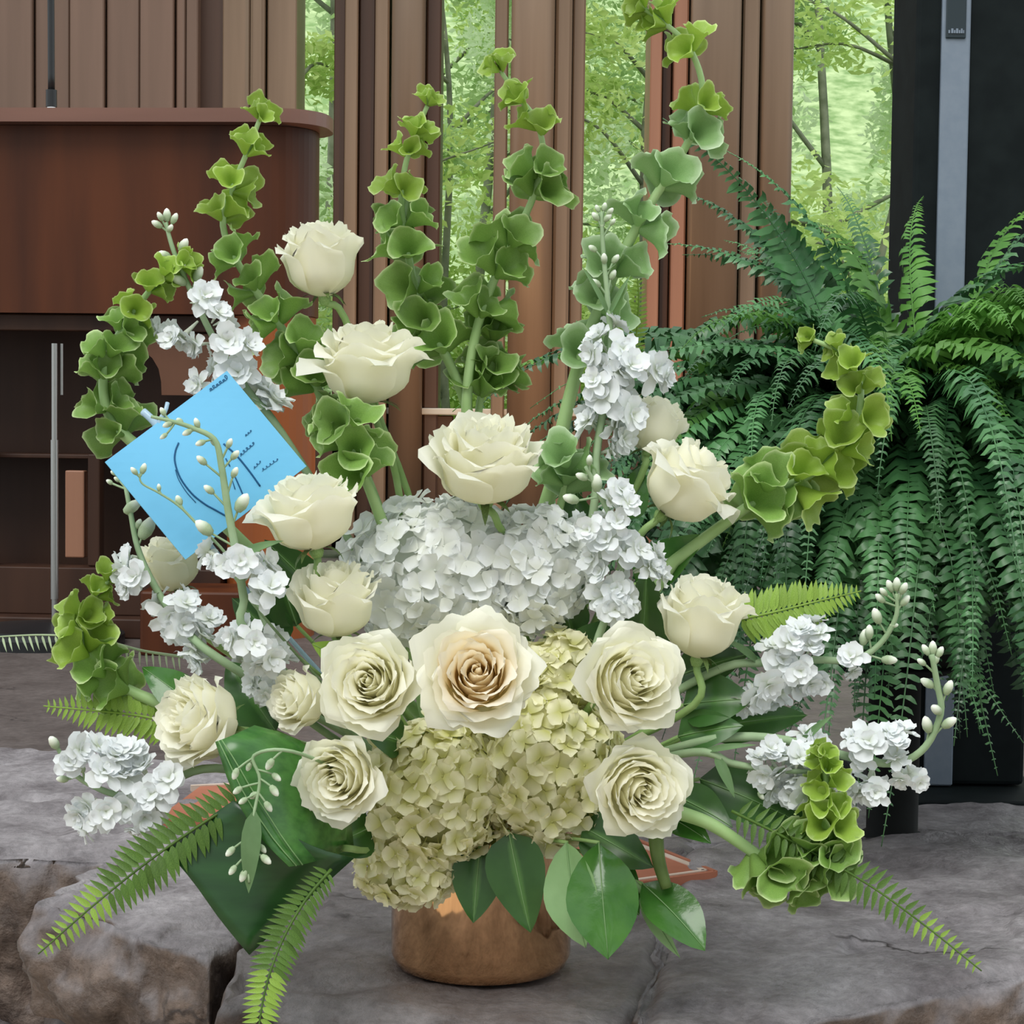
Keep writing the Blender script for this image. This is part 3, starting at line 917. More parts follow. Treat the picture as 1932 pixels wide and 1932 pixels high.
YFN = 2.22
LFL = {}
for mm in ('bfern', 'bfernl'):
    v, f, tt = leaf_data(1.0, 0.34, cup=0.2, bend=0.9, nu=2, nv=5, pw=0.6)
    LFL[mm] = new_mesh('leaflet', v, f, M[mm], t=tt)
fc = P(1700, 800, YFN)
fern = thing('boston_fern', 'large potted green fern with arching fronds standing right of the flowers', 'fern', (fc.x, YFN, -0.03))
V, Fc = lathe([(0.0001, 0.20), (0.085, 0.20), (0.115, 0.40), (0.122, 0.40), (0.122, 0.425), (0.108, 0.425), (0.105, 0.40), (0.0001, 0.40)], 32)
ob('pot', new_mesh('pot', V, Fc, M['potm']), fern, Matrix.Translation((fc.x, YFN, 0)))
V, Fc = lathe([(0.0001, -0.03), (0.055, -0.03), (0.055, -0.015), (0.03, 0.0), (0.03, 0.18), (0.09, 0.195), (0.09, 0.20), (0.0001, 0.20)], 24)
ob('pot_stand', new_mesh('pot_stand', V, Fc, M['potm']), fern, Matrix.Translation((fc.x, YFN, 0)))
rs = random.Random(21)
fronds = []
NF = 340
for i in range(NF):
    az = rs.uniform(0, 2 * math.pi)
    el = rs.uniform(-0.25, 1.15) if i % 3 else rs.uniform(-0.4, 0.5)
    L = rs.uniform(0.30, 0.50) * (0.86 if math.cos(az) < -0.5 and el > 0.2 else 1.0)
    if math.sin(az) > 0.3 and rs.random() < 0.6:
        az = -az
    fronds.append((az, el, L, rs.uniform(1.6, 2.8)))
for i in range(16):          # upright crown
    fronds.append((math.radians(rs.uniform(35, 150)), rs.uniform(1.1, 1.4), rs.uniform(0.36, 0.46), rs.uniform(0.9, 1.5)))
for i in range(34):          # long ones hanging low in front
    fronds.append((math.radians(rs.uniform(180, 310)), rs.uniform(-0.1, 0.5), rs.uniform(0.48, 0.60), rs.uniform(2.2, 3.0)))
for i in range(46):          # fuller on the side towards the flowers
    fronds.append((math.radians(rs.uniform(150, 235)), rs.uniform(-0.2, 0.75), rs.uniform(0.40, 0.56), rs.uniform(1.3, 2.3)))
# a few aimed ones: towards the left over the wall, tips up, and hanging down in front
fronds += [(math.radians(178), 0.55, 0.50, 1.3), (math.radians(186), 0.5, 0.50, 1.6), (math.radians(170), 0.75, 0.48, 1.5),
           (math.radians(200), 0.35, 0.50, 1.7), (math.radians(165), 1.0, 0.46, 1.1), (math.radians(100), 1.0, 0.36, 2.0), (math.radians(130), 0.95, 0.40, 1.9), (math.radians(75), 1.05, 0.38, 2.1),
           (math.radians(300), 1.0, 0.42, 1.7), (math.radians(275), 0.5, 0.58, 2.4), (math.radians(255), 0.6, 0.6, 2.4), (math.radians(235), 0.5, 0.58, 2.3),
           (math.radians(320), 0.5, 0.62, 2.4), (math.radians(335), 0.4, 0.6, 2.4), (math.radians(345), 0.6, 0.6, 2.5)]
for i, (az, el, L, droop) in enumerate(fronds):
    p = fc + Vector((rs.uniform(-.08, .08), rs.uniform(-.08, .08), -0.03))
    path = [p.copy()]
    e = el
    h = Vector((math.cos(az), math.sin(az), 0))
    nst = 14
    wob = rs.uniform(-0.9, 0.9)
    emin = rs.uniform(-1.5, -0.7)
    for j in range(nst):
        hh = Matrix.Rotation(wob * j / nst, 3, 'Z') @ h
        p = p + (hh * math.cos(e) + Vector((0, 0, math.sin(e)))) * (L / nst)
        e -= droop / nst * (0.5 + 1.0 * j / nst)
        e = max(e, emin)
        path.append(p.copy())
    lm = rs.uniform(0.021, 0.032)
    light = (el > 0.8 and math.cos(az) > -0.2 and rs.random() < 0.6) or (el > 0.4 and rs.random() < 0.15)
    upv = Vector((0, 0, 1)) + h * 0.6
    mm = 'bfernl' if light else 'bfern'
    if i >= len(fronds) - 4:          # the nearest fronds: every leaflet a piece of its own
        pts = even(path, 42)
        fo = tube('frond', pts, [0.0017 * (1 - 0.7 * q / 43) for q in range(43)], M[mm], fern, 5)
        tsn = tangents(pts)
        for q in range(5, 42):
            s_ = q / 42
            Lq = lm * (0.6 + 0.4 * math.sin(min(1, s_ * 2.2) * math.pi / 2)) * max(0.12, (1 - max(0, s_ - 0.5) / 0.5)) ** 0.8
            u_ = (upv - tsn[q] * upv.dot(tsn[q])).normalized()
            sd_ = tsn[q].cross(u_)
            for sg in (-1, 1):
                d = (sd_ * sg + tsn[q] * rs.uniform(0.1, 0.4) + u_ * rs.uniform(-0.3, 0.3)).normalized()
                zv = (u_ - d * u_.dot(d)).normalized()
                ob('leaflet', LFL[mm], fo, Matrix.Translation(pts[q]) @ Matrix((d.cross(zv), d, zv)).transposed().to_4x4() @ Matrix.Scale(Lq, 4))
    else:
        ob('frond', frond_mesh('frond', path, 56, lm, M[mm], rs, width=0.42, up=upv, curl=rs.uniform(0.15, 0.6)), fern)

# ================================================================== VASE
VC = P(907, 1822, 1.65)
VC.z = 0.002
RV = 0.0785
vase = thing('copper_vase', 'shiny copper cylinder vase holding the white flower arrangement', 'vase', VC)
V, Fc = lathe([(0.0001, 0.002), (RV - 0.012, 0.0), (RV - 0.004, 0.003), (RV, 0.012), (RV + 0.0005, 0.15), (RV + 0.0015, 0.153), (RV - 0.0015, 0.153), (RV - 0.0025, 0.012), (0.0001, 0.008)], 96)
ob('body', new_mesh('body', V, Fc, M['copper']), vase, Matrix.Translation(VC))
V, Fc = lathe([(0.0001, 0.0), (RV - 0.006, 0.0), (RV - 0.006, 0.004), (0.0001, 0.004)], 64)
MOUTH = VC + Vector((0, 0, 0.10))
V, Fc = lathe([(0.0001, 0.01), (RV - 0.006, 0.01), (RV - 0.006, 0.15), (RV - 0.03, 0.17), (0.0001, 0.172)], 32)
foam = ob('floral_foam', new_mesh('floral_foam', V, Fc, M['stemdark']), None, Matrix.Translation(VC))
tag(foam, 'dark green floral foam packed inside the copper vase', 'foam')

CAMR, CAMU, CAMB = CR @ Vector((1, 0, 0)), CR @ Vector((0, 1, 0)), CR @ Vector((0, 0, 1))
def cdir(a, b, c):
    """direction from (right, up, towards the viewer)"""
    return (CAMR * a + CAMU * b + CAMB * c).normalized()

def to_mouth(rs, r=0.05):
    a = rs.uniform(0, 6.28)
    q_ = r * math.sqrt(rs.random())
    return MOUTH + Vector((math.cos(a) * q_, math.sin(a) * q_, 0.03))

# ================================================================== ROSES
def petal_data(phi, rim, belly, z0, z1, hw, curl, rs, nu=10, nv=9, spiral=0.05, ruf=0.02, drop=0.25, point=0.0):
    V, T = [], []
    ph = rs.uniform(0, 20)
    for j in range(nv + 1):
        v = j / nv
        for i in range(nu + 1):
            u = -1 + 2 * i / nu
            if v < 0.55:
                r = 0.06 + (belly - 0.06) * math.sin(v / 0.55 * math.pi / 2) ** 0.85
            else:
                s_ = (v - 0.55) / 0.45
                r = belly + (rim - belly) * (s_ * s_ * (3 - 2 * s_))
            z = z0 + (z1 - z0) * (0.55 * v ** 1.6 + 0.45 * v)
            z -= drop * abs(u) ** 2.6 * v * v
            z += point * max(0, 1 - abs(u) * 2.2) * max(0, v - 0.7) / 0.3
            k_ = max(0, (v - 0.72) / 0.28)
            cu = curl * (0.8 + 0.4 * u * u) * k_ * k_
            r += cu
            z -= cu * 0.55 * k_
            r += spiral * u * v
            wv = hw * (0.45 + 0.55 * math.sin(min(v / 0.5, 1) * math.pi / 2)) * math.sqrt(1 - 0.80 * (max(0, v - 0.62) / 0.38) ** 2.4)
            th = phi + u * wv
            nz = noise.noise(Vector((u * 2.2 + ph, v * 2.0, ph * 1.7)))
            nz2 = noise.noise(Vector((u * 5.5 + ph, v * 1.5, ph * 0.7 + 9)))
            r += ruf * nz * v + ruf * 0.9 * nz2 * k_
            z += ruf * 1.2 * nz2 * k_
            r = max(r, 0.015)
            V.append(Vector((r * math.cos(th), r * math.sin(th), z)))
            T.append(v)
    return V, grid_faces(nu, nv), T

def make_rose(cx, cy, wpx, Y, face, label, opn=0.5, seed=0, spin=0.0, hscale=1.0, stem=None, ruf=0.025, heart='rose', drop=0.12, flare=1.0):
    rs = random.Random(seed)
    R = SZ(wpx, Y) / 2
    c = P(cx, cy, Y)
    d = cdir(*face)
    Mx = Matrix.Translation(c) @ frame(d) @ Matrix.Rotation(spin, 4, 'Z') @ Matrix.Diagonal((R, R, R * hscale, 1))
    root_c = c - d * R * 0.8 * hscale
    t = thing('white_rose', label, 'rose', root_c, group='roses of the arrangement')
    o = opn
    layers = [  # count, rim, belly, top, half width, curl
        (2, 0.05, 0.11, 0.64, 2.6, 0.02),
        (3, 0.12 + 0.02 * o, 0.19, 0.68, 1.7, 0.06),
        (3, 0.21 + 0.03 * o, 0.28, 0.70, 1.55, 0.07),
        (4, 0.31 + 0.05 * o, 0.38, 0.71 - 0.02 * o, 1.30, 0.08),
        (4, 0.42 + 0.07 * o, 0.48, 0.70 - 0.05 * o, 1.25, 0.09),
        (4, 0.53 + 0.10 * o, 0.57, 0.67 - 0.10 * o, 1.22, 0.10),
        (5, 0.64 + 0.14 * o, 0.66, 0.61 - 0.18 * o, 1.02, 0.10 * flare),
        (5, 0.75 + 0.17 * o, 0.74, 0.50 - 0.28 * o, 1.0, 0.13 * flare)]
    k0 = rs.uniform(0, 6)
    for li, (n, rim, belly, z1, hw, curl) in enumerate(layers):
        k0 += 1.1
        for i in range(n):
            phi = k0 + 2 * math.pi * i / n + rs.uniform(-0.12, 0.12)
            v, f, tt = petal_data(phi, rim * rs.uniform(0.97, 1.05), belly, -0.8, z1 + rs.uniform(-0.04, 0.05), hw, curl * rs.uniform(0.6, 1.5), rs,
                                  spiral=0.035 + 0.01 * li, ruf=ruf * (0.5 + 0.25 * li), drop=drop * (0.5 + 0.12 * li),
                                  point=0.09 * rs.random() if li > 4 else 0.02, nu=12 if li < 2 else 10)
            ob('petal', new_mesh('petal', v, f, M[heart if li < 6 else 'rose'], t=tt), t, Mx)
    # hip with its sepals, then the stem
    v, f = lathe([(0.001, -0.98), (0.10, -0.95), (0.15, -0.84), (0.12, -0.74), (0.001, -0.72)], 10)
    hip = ob('hip', new_mesh('hip', v, f, M['stemg']), t, Mx)
    for i in range(5):
        a = 2 * math.pi * i / 5 + rs.random()
        v, f, tt = leaf_data(0.62, 0.16, cup=0.2, bend=rs.uniform(0.8, 1.7), nu=2, nv=5)
        Ms = Mx @ Matrix.Translation((0, 0, -0.79)) @ Matrix.Rotation(a, 4, 'Z') @ Matrix.Rotation(rs.uniform(0.15, 0.5), 4, 'X') @ Matrix.Translation((0, 0.05, 0))
        ob('sepal', new_mesh('sepal', v, f, M['stemdark'], t=tt), hip, Ms)
    p0 = c - d * R * 0.9 * hscale
    if stem:
        pts = [p0] + [P(*q_) for q_ in stem] + [to_mouth(rs)]
    else:
        pts = [p0, p0 - d * R * 1.0, p0.lerp(MOUTH, 0.6) + Vector((0, 0.03, 0)), to_mouth(rs)]
    pts = catmull(pts, 16)
    tube('stem', pts, 0.0032, M['stemg'], t, 7)
    return t

make_rose(604, 485, 160, 1.63, (-0.1, 1, 0.10), 'topmost cream rose, side on, above the blue envelope', 0.45, 1, hscale=1.18, stem=[(650, 600, 1.64), (720, 800, 1.66), (790, 1000, 1.66)], flare=1.3)
make_rose(692, 680, 205, 1.61, (-0.05, 1, 0.16), 'wide open cream rose on a visible stem, second from the top', 0.85, 2, hscale=1.0, stem=[(712, 800, 1.63), (755, 940, 1.65)], flare=1.8)
make_rose(915, 865, 222, 1.56, (0.0, 1, 0.45), 'full ruffled white rose rising over the white hydrangea', 0.75, 3, hscale=0.98, ruf=0.04, stem=[(938, 985, 1.57), (945, 1080, 1.6)])
make_rose(582, 962, 198, 1.50, (-0.18, 1, 0.12), 'cream rose touching the right corner of the blue envelope', 0.7, 4, hscale=0.98, flare=1.2)
make_rose(632, 1128, 172, 1.50, (-0.05, 1, 0.28), 'cream rose directly left of the white hydrangea head', 0.6, 5, hscale=1.12)
make_rose(1300, 908, 178, 1.57, (0.62, 0.75, 0.1), 'cream rose leaning right with pointed petal tips', 0.75, 6, hscale=1.12, flare=2.2)
make_rose(1326, 1160, 175, 1.53, (0.12, 1, 0.12), 'cream rose with spiky upright petals below the leaning rose', 0.5, 7, hscale=1.2, flare=1.4)
make_rose(697, 1288, 190, 1.45, (-0.1, 0.22, 1), 'open cream rose in the middle row left of the largest rose', 0.9, 8, spin=0.7)
make_rose(900, 1272, 215, 1.43, (0.0, 0.30, 1), 'largest white rose at the centre with a peach heart', 1.0, 9, spin=2.0, ruf=0.035, flare=1.5, heart='rose_in')
make_rose(1192, 1282, 196, 1.46, (0.28, 0.22, 1), 'cream rose right of the largest rose', 0.85, 10, spin=3.0)
make_rose(1208, 1488, 188, 1.46, (0.18, -0.02, 1), 'lowest cream rose at the right above the glossy leaves', 0.8, 11, spin=1.0)
make_rose(640, 1468, 170, 1.44, (-0.22, 0.0, 1), 'swirled cream rose beside the folded dark leaf', 0.6, 12, spin=4.0)
make_rose(372, 1358, 185, 1.47, (-0.75, 0.3, 0.7), 'cream rose facing left at the lower left side', 0.7, 13, spin=5.0, ruf=0.04)
make_rose(562, 1320, 130, 1.48, (-0.7, 0.15, 0.6), 'small cream rose half hidden left of the swirled middle roses', 0.5, 14, spin=2.5)
make_rose(320, 1060, 130, 1.60, (-0.3, 1, 0.2), 'pale rose peeking out below the blue envelope', 0.6, 15, hscale=1.1)
make_rose(1235, 800, 120, 1.64, (0.3, 1, -0.2), 'pale rose behind the white stock spike at the right', 0.6, 16, hscale=1.2)

# ================================================================== HYDRANGEAS
def floret_data(seed, np_=4, wid=0.62, cup=0.22):
    rs = random.Random(seed)
    parts = []
    for i in range(np_):
        a = 2 * math.pi * i / np_ + rs.uniform(-0.12, 0.12)
        L = rs.uniform(0.88, 1.1)
        wd = wid * rs.uniform(0.9, 1.1)
        lift = rs.uniform(-0.05, 0.3)
        V, T = [], []
        nu, nv = 4, 4
        for j in range(nv + 1):
            v = j / nv
            ww = wd * (0.18 + 0.82 * math.sin(min(v * 1.25, 1) * math.pi / 2)) * math.sqrt(max(0.0, 1 - max(0, v - 0.62) ** 2 / 0.17))
            for k in range(nu + 1):
                u = -1 + 2 * k / nu
                x = u * ww
                y = 0.06 + L * v * (1 - 0.08 * u * u)
                z = lift * v + cup * (u * u) * v - 0.28 * max(0, v - 0.6) * (1 + u * rs.uniform(-.4, .4)) + 0.05 * i % 2
                V.append(Vector((x * math.cos(a) - y * math.sin(a), x * math.sin(a) + y * math.cos(a), z + (0.06 if i % 2 else 0))))
                T.append(v)
        parts.append((V, grid_faces(nu, nv), T))
    v, f = lathe([(0.001, -0.02), (0.10, 0.0), (0.09, 0.10), (0.001, 0.13)], 6)
    parts.append((v, f, [0.1] * len(v)))
    v, f = lathe([(0.045, -0.9), (0.03, 0.0)], 4)
    parts.append((v, f, [0.0] * len(v)))
    return join(parts)

FLO = {mm: [new_mesh('floret', *floret_data(s)[:2], M[mm], t=floret_data(s)[2]) for s in range(6)] for mm in ('hyd', 'hydc')}

def hydrangea(label, cx, cy, rx, ry, Y, mm, n, fsize, seed, face=(0, 0.35, 1), depth=0.8):
    rs = random.Random(seed)
    c = P(cx, cy, Y)
    a, b = SZ(rx, Y), SZ(ry, Y)
    dp = (a + b) / 2 * depth
    t = thing('hydrangea', label, 'hydrangea', c - Vector((0, 0, b)), group='hydrangea heads')
    bx = frame(CAMB, CAMR)
    # core
    V, Fc = [], []
    nn, mmn = 20, 12
    for j in range(mmn + 1):
        for i in range(nn):
            th = math.pi * j / mmn
            ph = 2 * math.pi * i / nn
            d = Vector((math.sin(th) * math.cos(ph), math.cos(th), math.sin(th) * math.sin(ph)))
            V.append(c + CAMR * d.x * a * 0.78 + CAMU * d.y * b * 0.78 + CAMB * d.z * dp * 0.78)
    for j in range(mmn):
        for i in range(nn):
            Fc.append((j * nn + i, j * nn + (i + 1) % nn, (j + 1) * nn + (i + 1) % nn, (j + 1) * nn + i))
    ob('core', new_mesh('core', V, Fc, M['hydcore' if mm == 'hydc' else 'hydcorew']), t)
    ga = math.pi * (3 - math.sqrt(5))
    fd = cdir(*face)
    cnt = 0
    tot = int(n * 1.45)
    for i in range(tot):
        z = 1 - 2 * (i + 0.5) / tot
        r = math.sqrt(1 - z * z)
        th = ga * i
        d = Vector((r * math.cos(th), z, r * math.sin(th)))
        wd = CAMR * d.x + CAMU * d.y + CAMB * d.z
        if wd.dot(fd) < -0.38:
            continue
        lump = 1 + 0.10 * noise.noise(Vector((d.x * 2.5 + seed, d.y * 2.5, d.z * 2.5)))
        p = c + (CAMR * d.x * a + CAMU * d.y * b + CAMB * d.z * dp) * 0.93 * lump
        p += Vector((rs.gauss(0, 1), rs.gauss(0, 1), rs.gauss(0, 1))) * fsize * 0.16
        nrm = (CAMR * d.x / a + CAMU * d.y / b + CAMB * d.z / dp).normalized()
        nrm = (nrm + Vector((rs.uniform(-1, 1), rs.uniform(-1, 1), rs.uniform(-1, 1))) * 0.42).normalized()
        s_ = fsize * rs.uniform(0.8, 1.18)
        Mx = Matrix.Translation(p) @ frame(nrm) @ Matrix.Rotation(rs.uniform(0, 6.28), 4, 'Z') @ Matrix.Scale(s_, 4)
        ob('floret', rs.choice(FLO[mm]), t, Mx)
        cnt += 1
    pts = catmull([c, c.lerp(MOUTH, 0.5), to_mouth(rs)], 8)
    tube('stem', pts, 0.004, M['stemg'], t, 6)
    return t

hydrangea('big pure white hydrangea head under the ruffled rose', 835, 1085, 185, 145, 1.62, 'hyd', 120, SZ(33, 1.6), 1)
hydrangea('smaller white hydrangea head right of the big white one', 1015, 1075, 98, 110, 1.60, 'hyd', 75, SZ(32, 1.6), 2)
hydrangea('cream hydrangea head at lower centre left over the vase', 825, 1490, 135, 135, 1.545, 'hydc', 110, SZ(31, 1.54), 3)
hydrangea('cream hydrangea head at lower centre right under the roses', 1030, 1440, 145, 165, 1.56, 'hydc', 125, SZ(31, 1.54), 4, face=(0.05, 0.1, 1))
hydrangea('small yellowish hydrangea head drooping over the vase rim', 768, 1620, 95, 82, 1.55, 'hydc', 75, SZ(27, 1.54), 5, face=(-0.1, -0.1, 1))
hydrangea('greenish cream hydrangea behind the row of middle roses', 1065, 1275, 80, 80, 1.58, 'hydc', 50, SZ(28, 1.54), 6)

# ================================================================== STOCKS
def stock_floret(seed):
    rs = random.Random(seed)
    parts = []
    for ring, (n, L, wd, lift, z0) in enumerate([(5, 1.05, 0.46, 0.10, 0.0), (4, 0.78, 0.44, 0.60, 0.05), (3, 0.45, 0.30, 1.15, 0.08)]):
        for i in range(n):
            a = 2 * math.pi * i / n + rs.uniform(-0.35, 0.35) + ring * 0.6
            l_, w_ = L * rs.uniform(0.72, 1.2), wd * rs.uniform(0.75, 1.25)
            tl = lift + rs.uniform(-0.3, 0.45)
            V, T = [], []
            nu, nv = 3, 4
            for j in range(nv + 1):
                v = j / nv
                ww = w_ * (0.15 + 0.85 * math.sin(min(v * 1.2, 1) * math.pi / 2)) * math.sqrt(max(0.0, 1 - max(0, v - 0.65) ** 2 / 0.16))
                for k in range(nu + 1):
                    u = -1 + 2 * k / nu
                    y = l_ * v * math.cos(tl * (1 - 0.5 * v))
                    z = z0 + l_ * v * math.sin(tl) - 0.35 * max(0, v - 0.5) * l_ + 0.14 * u * u * v + 0.08 * rs.uniform(-1, 1) * v
                    x = u * ww
                    V.append(Vector((x * math.cos(a) - y * math.sin(a), x * math.sin(a) + y * math.cos(a), z)))
                    T.append(v)
            parts.append((V, grid_faces(nu, nv), T))
    v, f = lathe([(0.05, -1.0), (0.10, -0.5), (0.14, -0.15), (0.05, 0.02)], 5)
    parts.append((v, f, [0.0] * len(v)))
    return join(parts)

SFL = [new_mesh('floret', *stock_floret(40 + s)[:2], M['stock'], t=stock_floret(40 + s)[2]) for s in range(6)]
def bud_mesh():
    prof = [(0.02, -0.6), (0.25, -0.5), (0.42, -0.1), (0.40, 0.3), (0.25, 0.68), (0.06, 0.85)]
    V, Fc = lathe(prof, 8)
    n = 8
    Fc.append(tuple((len(prof) - 1) * n + k_ for k_ in range(n)))
    T = [0, 0.2, 0.5, 0.75, 0.95, 1.0]
    return new_mesh('bud', V, Fc, M['bud'], t=[T[i // n] for i in range(len(V))])
BUD = bud_mesh()

def stock(label, path, Y0, Y1, flowers, buds, fs=30, leaves=(), seed=0, rad=(0.0016, 0.0035), extra=0, via=None):
    """path: photo pixels from the tip down; flowers: (px, py[, size]) florets; buds: (px, py, size)"""
    rs = random.Random(seed)
    n = len(path)
    Ys = [Y0 + (Y1 - Y0) * i / (n - 1) for i in range(n)]
    P3 = [P(a, b, y) for (a, b), y in zip(path, Ys)]
    end = to_mouth(rs)
    allp = catmull(P3 + [P3[-1].lerp(end, 0.5), end], 44)
    t = thing('stock_flower', label, 'flower', allp[-1], group='white stock stems')
    N_ = len(allp)
    tube('stem', allp, [rad[0] + (rad[1] - rad[0]) * min(1, i / (N_ * 0.6)) for i in range(N_)], M['stemgrey'], t, 6)

    def near(p2, Yg):
        best = min(range(N_), key=lambda i: (allp[i] - P(p2[0], p2[1], allp[i].y)).length)
        return best
    for fl in flowers:
        sz = fl[2] if len(fl) > 2 else fs
        i = near(fl, 0)
        Yf = allp[i].y - SZ(22, 1.6) * rs.uniform(-0.6, 1.6)
        p = P(fl[0], fl[1], Yf)
        out = (p - allp[i])
        d = (out.normalized() * 0.8 + CAMB * rs.uniform(0.3, 1.0) + CAMU * rs.uniform(0.0, 0.7) + Vector((rs.uniform(-.4, .4), 0, rs.uniform(-.3, .3)))).normalized()
        s_ = SZ(sz, Yf) * rs.uniform(1.0, 1.3)
        ob('floret', rs.choice(SFL), t, Matrix.Translation(p) @ frame(d) @ Matrix.Rotation(rs.uniform(0, 6), 4, 'Z') @ Matrix.Scale(s_, 4))
    for e in range(extra):
        fl = rs.choice(flowers)
        i = near(fl, 0)
        p = P(fl[0] + rs.uniform(-25, 25), fl[1] + rs.uniform(-22, 22), allp[i].y + SZ(rs.uniform(5, 30), 1.6))
        d = (p - allp[i]).normalized() + CAMU * 0.3 + CAMB * rs.uniform(-0.2, 0.6)
        ob('floret', rs.choice(SFL), t, Matrix.Translation(p) @ frame(d) @ Matrix.Rotation(rs.uniform(0, 6), 4, 'Z') @ Matrix.Scale(SZ(fs * 0.95, 1.6), 4))
    for b_ in buds:
        i = near(b_, 0)
        p = P(b_[0], b_[1], allp[i].y - SZ(8, 1.6) * rs.uniform(-1, 1))
        up = tangents(allp)[i] * -1
        d = ((p - allp[i]).normalized() * 0.8 + up * 0.8)
        bd_ = ob('bud', BUD, t, Matrix.Translation(p) @ frame(d) @ Matrix.Scale(SZ(b_[2] * 1.2, 1.6), 4))
        j = min(N_ - 1, i + 2)
        v, f = tube_data(catmull([p - d.normalized() * SZ(b_[2] * 0.5, 1.6), (p + allp[j]) / 2 + d.normalized() * -0.002, allp[j]], 5), 0.0009, 4)
        ob('bud_stalk', new_mesh('bud_stalk', v, f, M['stemgrey']), bd_)
    for (px, py, qx, qy, wd) in leaves:
        i = near((px, py), 0)
        a = allp[i]
        b_ = P(qx, qy, a.y - 0.02)
        L = (b_ - a).length
        v, f, tt = leaf_data(L, SZ(wd, 1.6), cup=0.35, bend=0.5, nu=4, nv=7)
        yv = (b_ - a).normalized()
        zv = (CAMB * 0.8 + CAMU * 0.5)
        zv = (zv - yv * zv.dot(yv)).normalized()
        Mx = Matrix.Translation(a) @ Matrix((yv.cross(zv), yv, zv)).transposed().to_4x4()
        ob('leaf', new_mesh('leaf', v, f, M['leafgrey'], t=tt), t, Mx)
    return t

stock('white stock spike at the upper left leaning over the blue envelope', [(312, 420), (330, 480), (365, 560), (410, 650), (470, 740), (540, 830)], 1.60, 1.60,
      [(385, 560), (410, 590), (345, 635, 34), (370, 650), (325, 640, 24), (430, 645, 34), (465, 650, 26), (410, 690, 36), (450, 705, 36), (490, 735, 38), (515, 755, 34), (375, 725, 28), (500, 770)],
      [(298, 424, 13), (315, 408, 15), (328, 414, 13), (320, 432, 11), (303, 410, 11), (345, 465, 17), (313, 482, 15), (340, 530, 19), (372, 520, 19), (350, 505, 14)], seed=1, extra=6)
stock('tall white stock spike in front of the right moulded pillars', [(1135, 400), (1138, 470), (1146, 560), (1152, 660), (1140, 760), (1125, 860), (1120, 960)], 1.62, 1.60,
      [(1160, 612, 26), (1128, 640, 30), (1120, 668), (1138, 690), (1175, 660, 28), (1190, 690, 32), (1165, 700), (1235, 700, 36), (1255, 712, 22), (1120, 720, 26), (1140, 745, 38), (1170, 745, 34), (1110, 795, 26), (1160, 800, 32), (1175, 830, 30), (1150, 850, 26), (1190, 780, 34)],
      [(1128, 395, 10), (1140, 392, 11), (1150, 400, 10), (1125, 410, 12), (1145, 412, 12), (1136, 425, 10), (1155, 420, 9), (1140, 490, 13), (1155, 520, 13), (1125, 535, 14), (1160, 490, 12), (1120, 470, 12)], seed=2, extra=7,
      leaves=[(1140, 600, 1180, 520, 12), (1140, 600, 1110, 500, 12)])
stock('bright white stock cluster left of the spiky rose', [(1105, 880), (1130, 930), (1160, 1000), (1170, 1090), (1130, 1200), (1100, 1300)], 1.53, 1.56,
      [(1170, 925, 26), (1150, 945, 22), (1185, 950, 22), (1165, 985, 26), (1110, 1000, 28), (1145, 1020, 34), (1180, 1040, 32), (1205, 1035, 28), (1225, 1070, 34), (1245, 1085, 26), (1135, 1080, 30), (1165, 1110, 34), (1140, 1125, 30), (1185, 1130, 32), (1160, 1150, 28), (1120, 1050, 30)],
      [(1080, 942, 18), (1126, 915, 20), (1100, 900, 14), (1112, 870, 12)], seed=3, extra=6)
stock('white stock stem with round buds left of the blue envelope foot', [(232, 890), (245, 960), (262, 1040), (300, 1120), (350, 1190), (440, 1260)], 1.56, 1.52,
      [(245, 1050, 24), (235, 1075, 28), (255, 1090, 28), (240, 1110, 24), (300, 1140, 32), (320, 1160, 38), (350, 1140, 34), (345, 1180, 38), (380, 1200, 38), (365, 1225, 34), (395, 1170, 30), (375, 1250, 26)],
      [(247, 958, 22), (275, 1000, 28), (208, 910, 9), (222, 905, 9), (260, 990, 12), (215, 893, 8)], seed=4, extra=5)
stock('budding stock stem rising in front of the blue envelope', [(285, 786), (325, 795), (365, 808), (405, 830), (418, 880), (430, 960), (445, 1040), (460, 1130), (470, 1200)], 1.475, 1.48,
      [(430, 1065, 28), (455, 1060, 32), (480, 1075, 36), (505, 1070, 28), (510, 1110, 32), (490, 1120, 30), (400, 1060, 18), (460, 1190, 34), (440, 1205, 28), (480, 1210, 34), (490, 1250, 34), (480, 1290, 30), (510, 1240, 28), (500, 1310, 24), (525, 1280, 26)],
      [(455, 952, 22), (388, 998, 22), (396, 925, 13), (442, 893, 12), (432, 838, 11), (405, 835, 12), (380, 835, 11), (382, 870, 13), (442, 860, 12), (340, 795, 10), (318, 800, 11), (308, 778, 10), (355, 815, 11), (372, 800, 11), (310, 822, 9)],
      seed=5, extra=5, rad=(0.0014, 0.0036), leaves=[(450, 1060, 520, 1010, 20)])
stock('white stock spray lying out to the lower left', [(105, 1405), (135, 1455), (180, 1485), (235, 1500), (310, 1480), (420, 1450)], 1.46, 1.47,
      [(150, 1415, 30), (185, 1410, 30), (130, 1440, 26), (215, 1430, 34), (245, 1420, 34), (195, 1455, 34), (235, 1465, 36), (270, 1450, 34), (165, 1520, 28), (150, 1535, 26), (200, 1530, 30), (240, 1520, 36), (285, 1500, 36), (270, 1540, 34), (290, 1525, 30), (320, 1470, 34), (260, 1560, 26), (180, 1545, 26)],
      [(103, 1403, 17), (155, 1450, 12), (120, 1470, 13)], seed=6, extra=6)
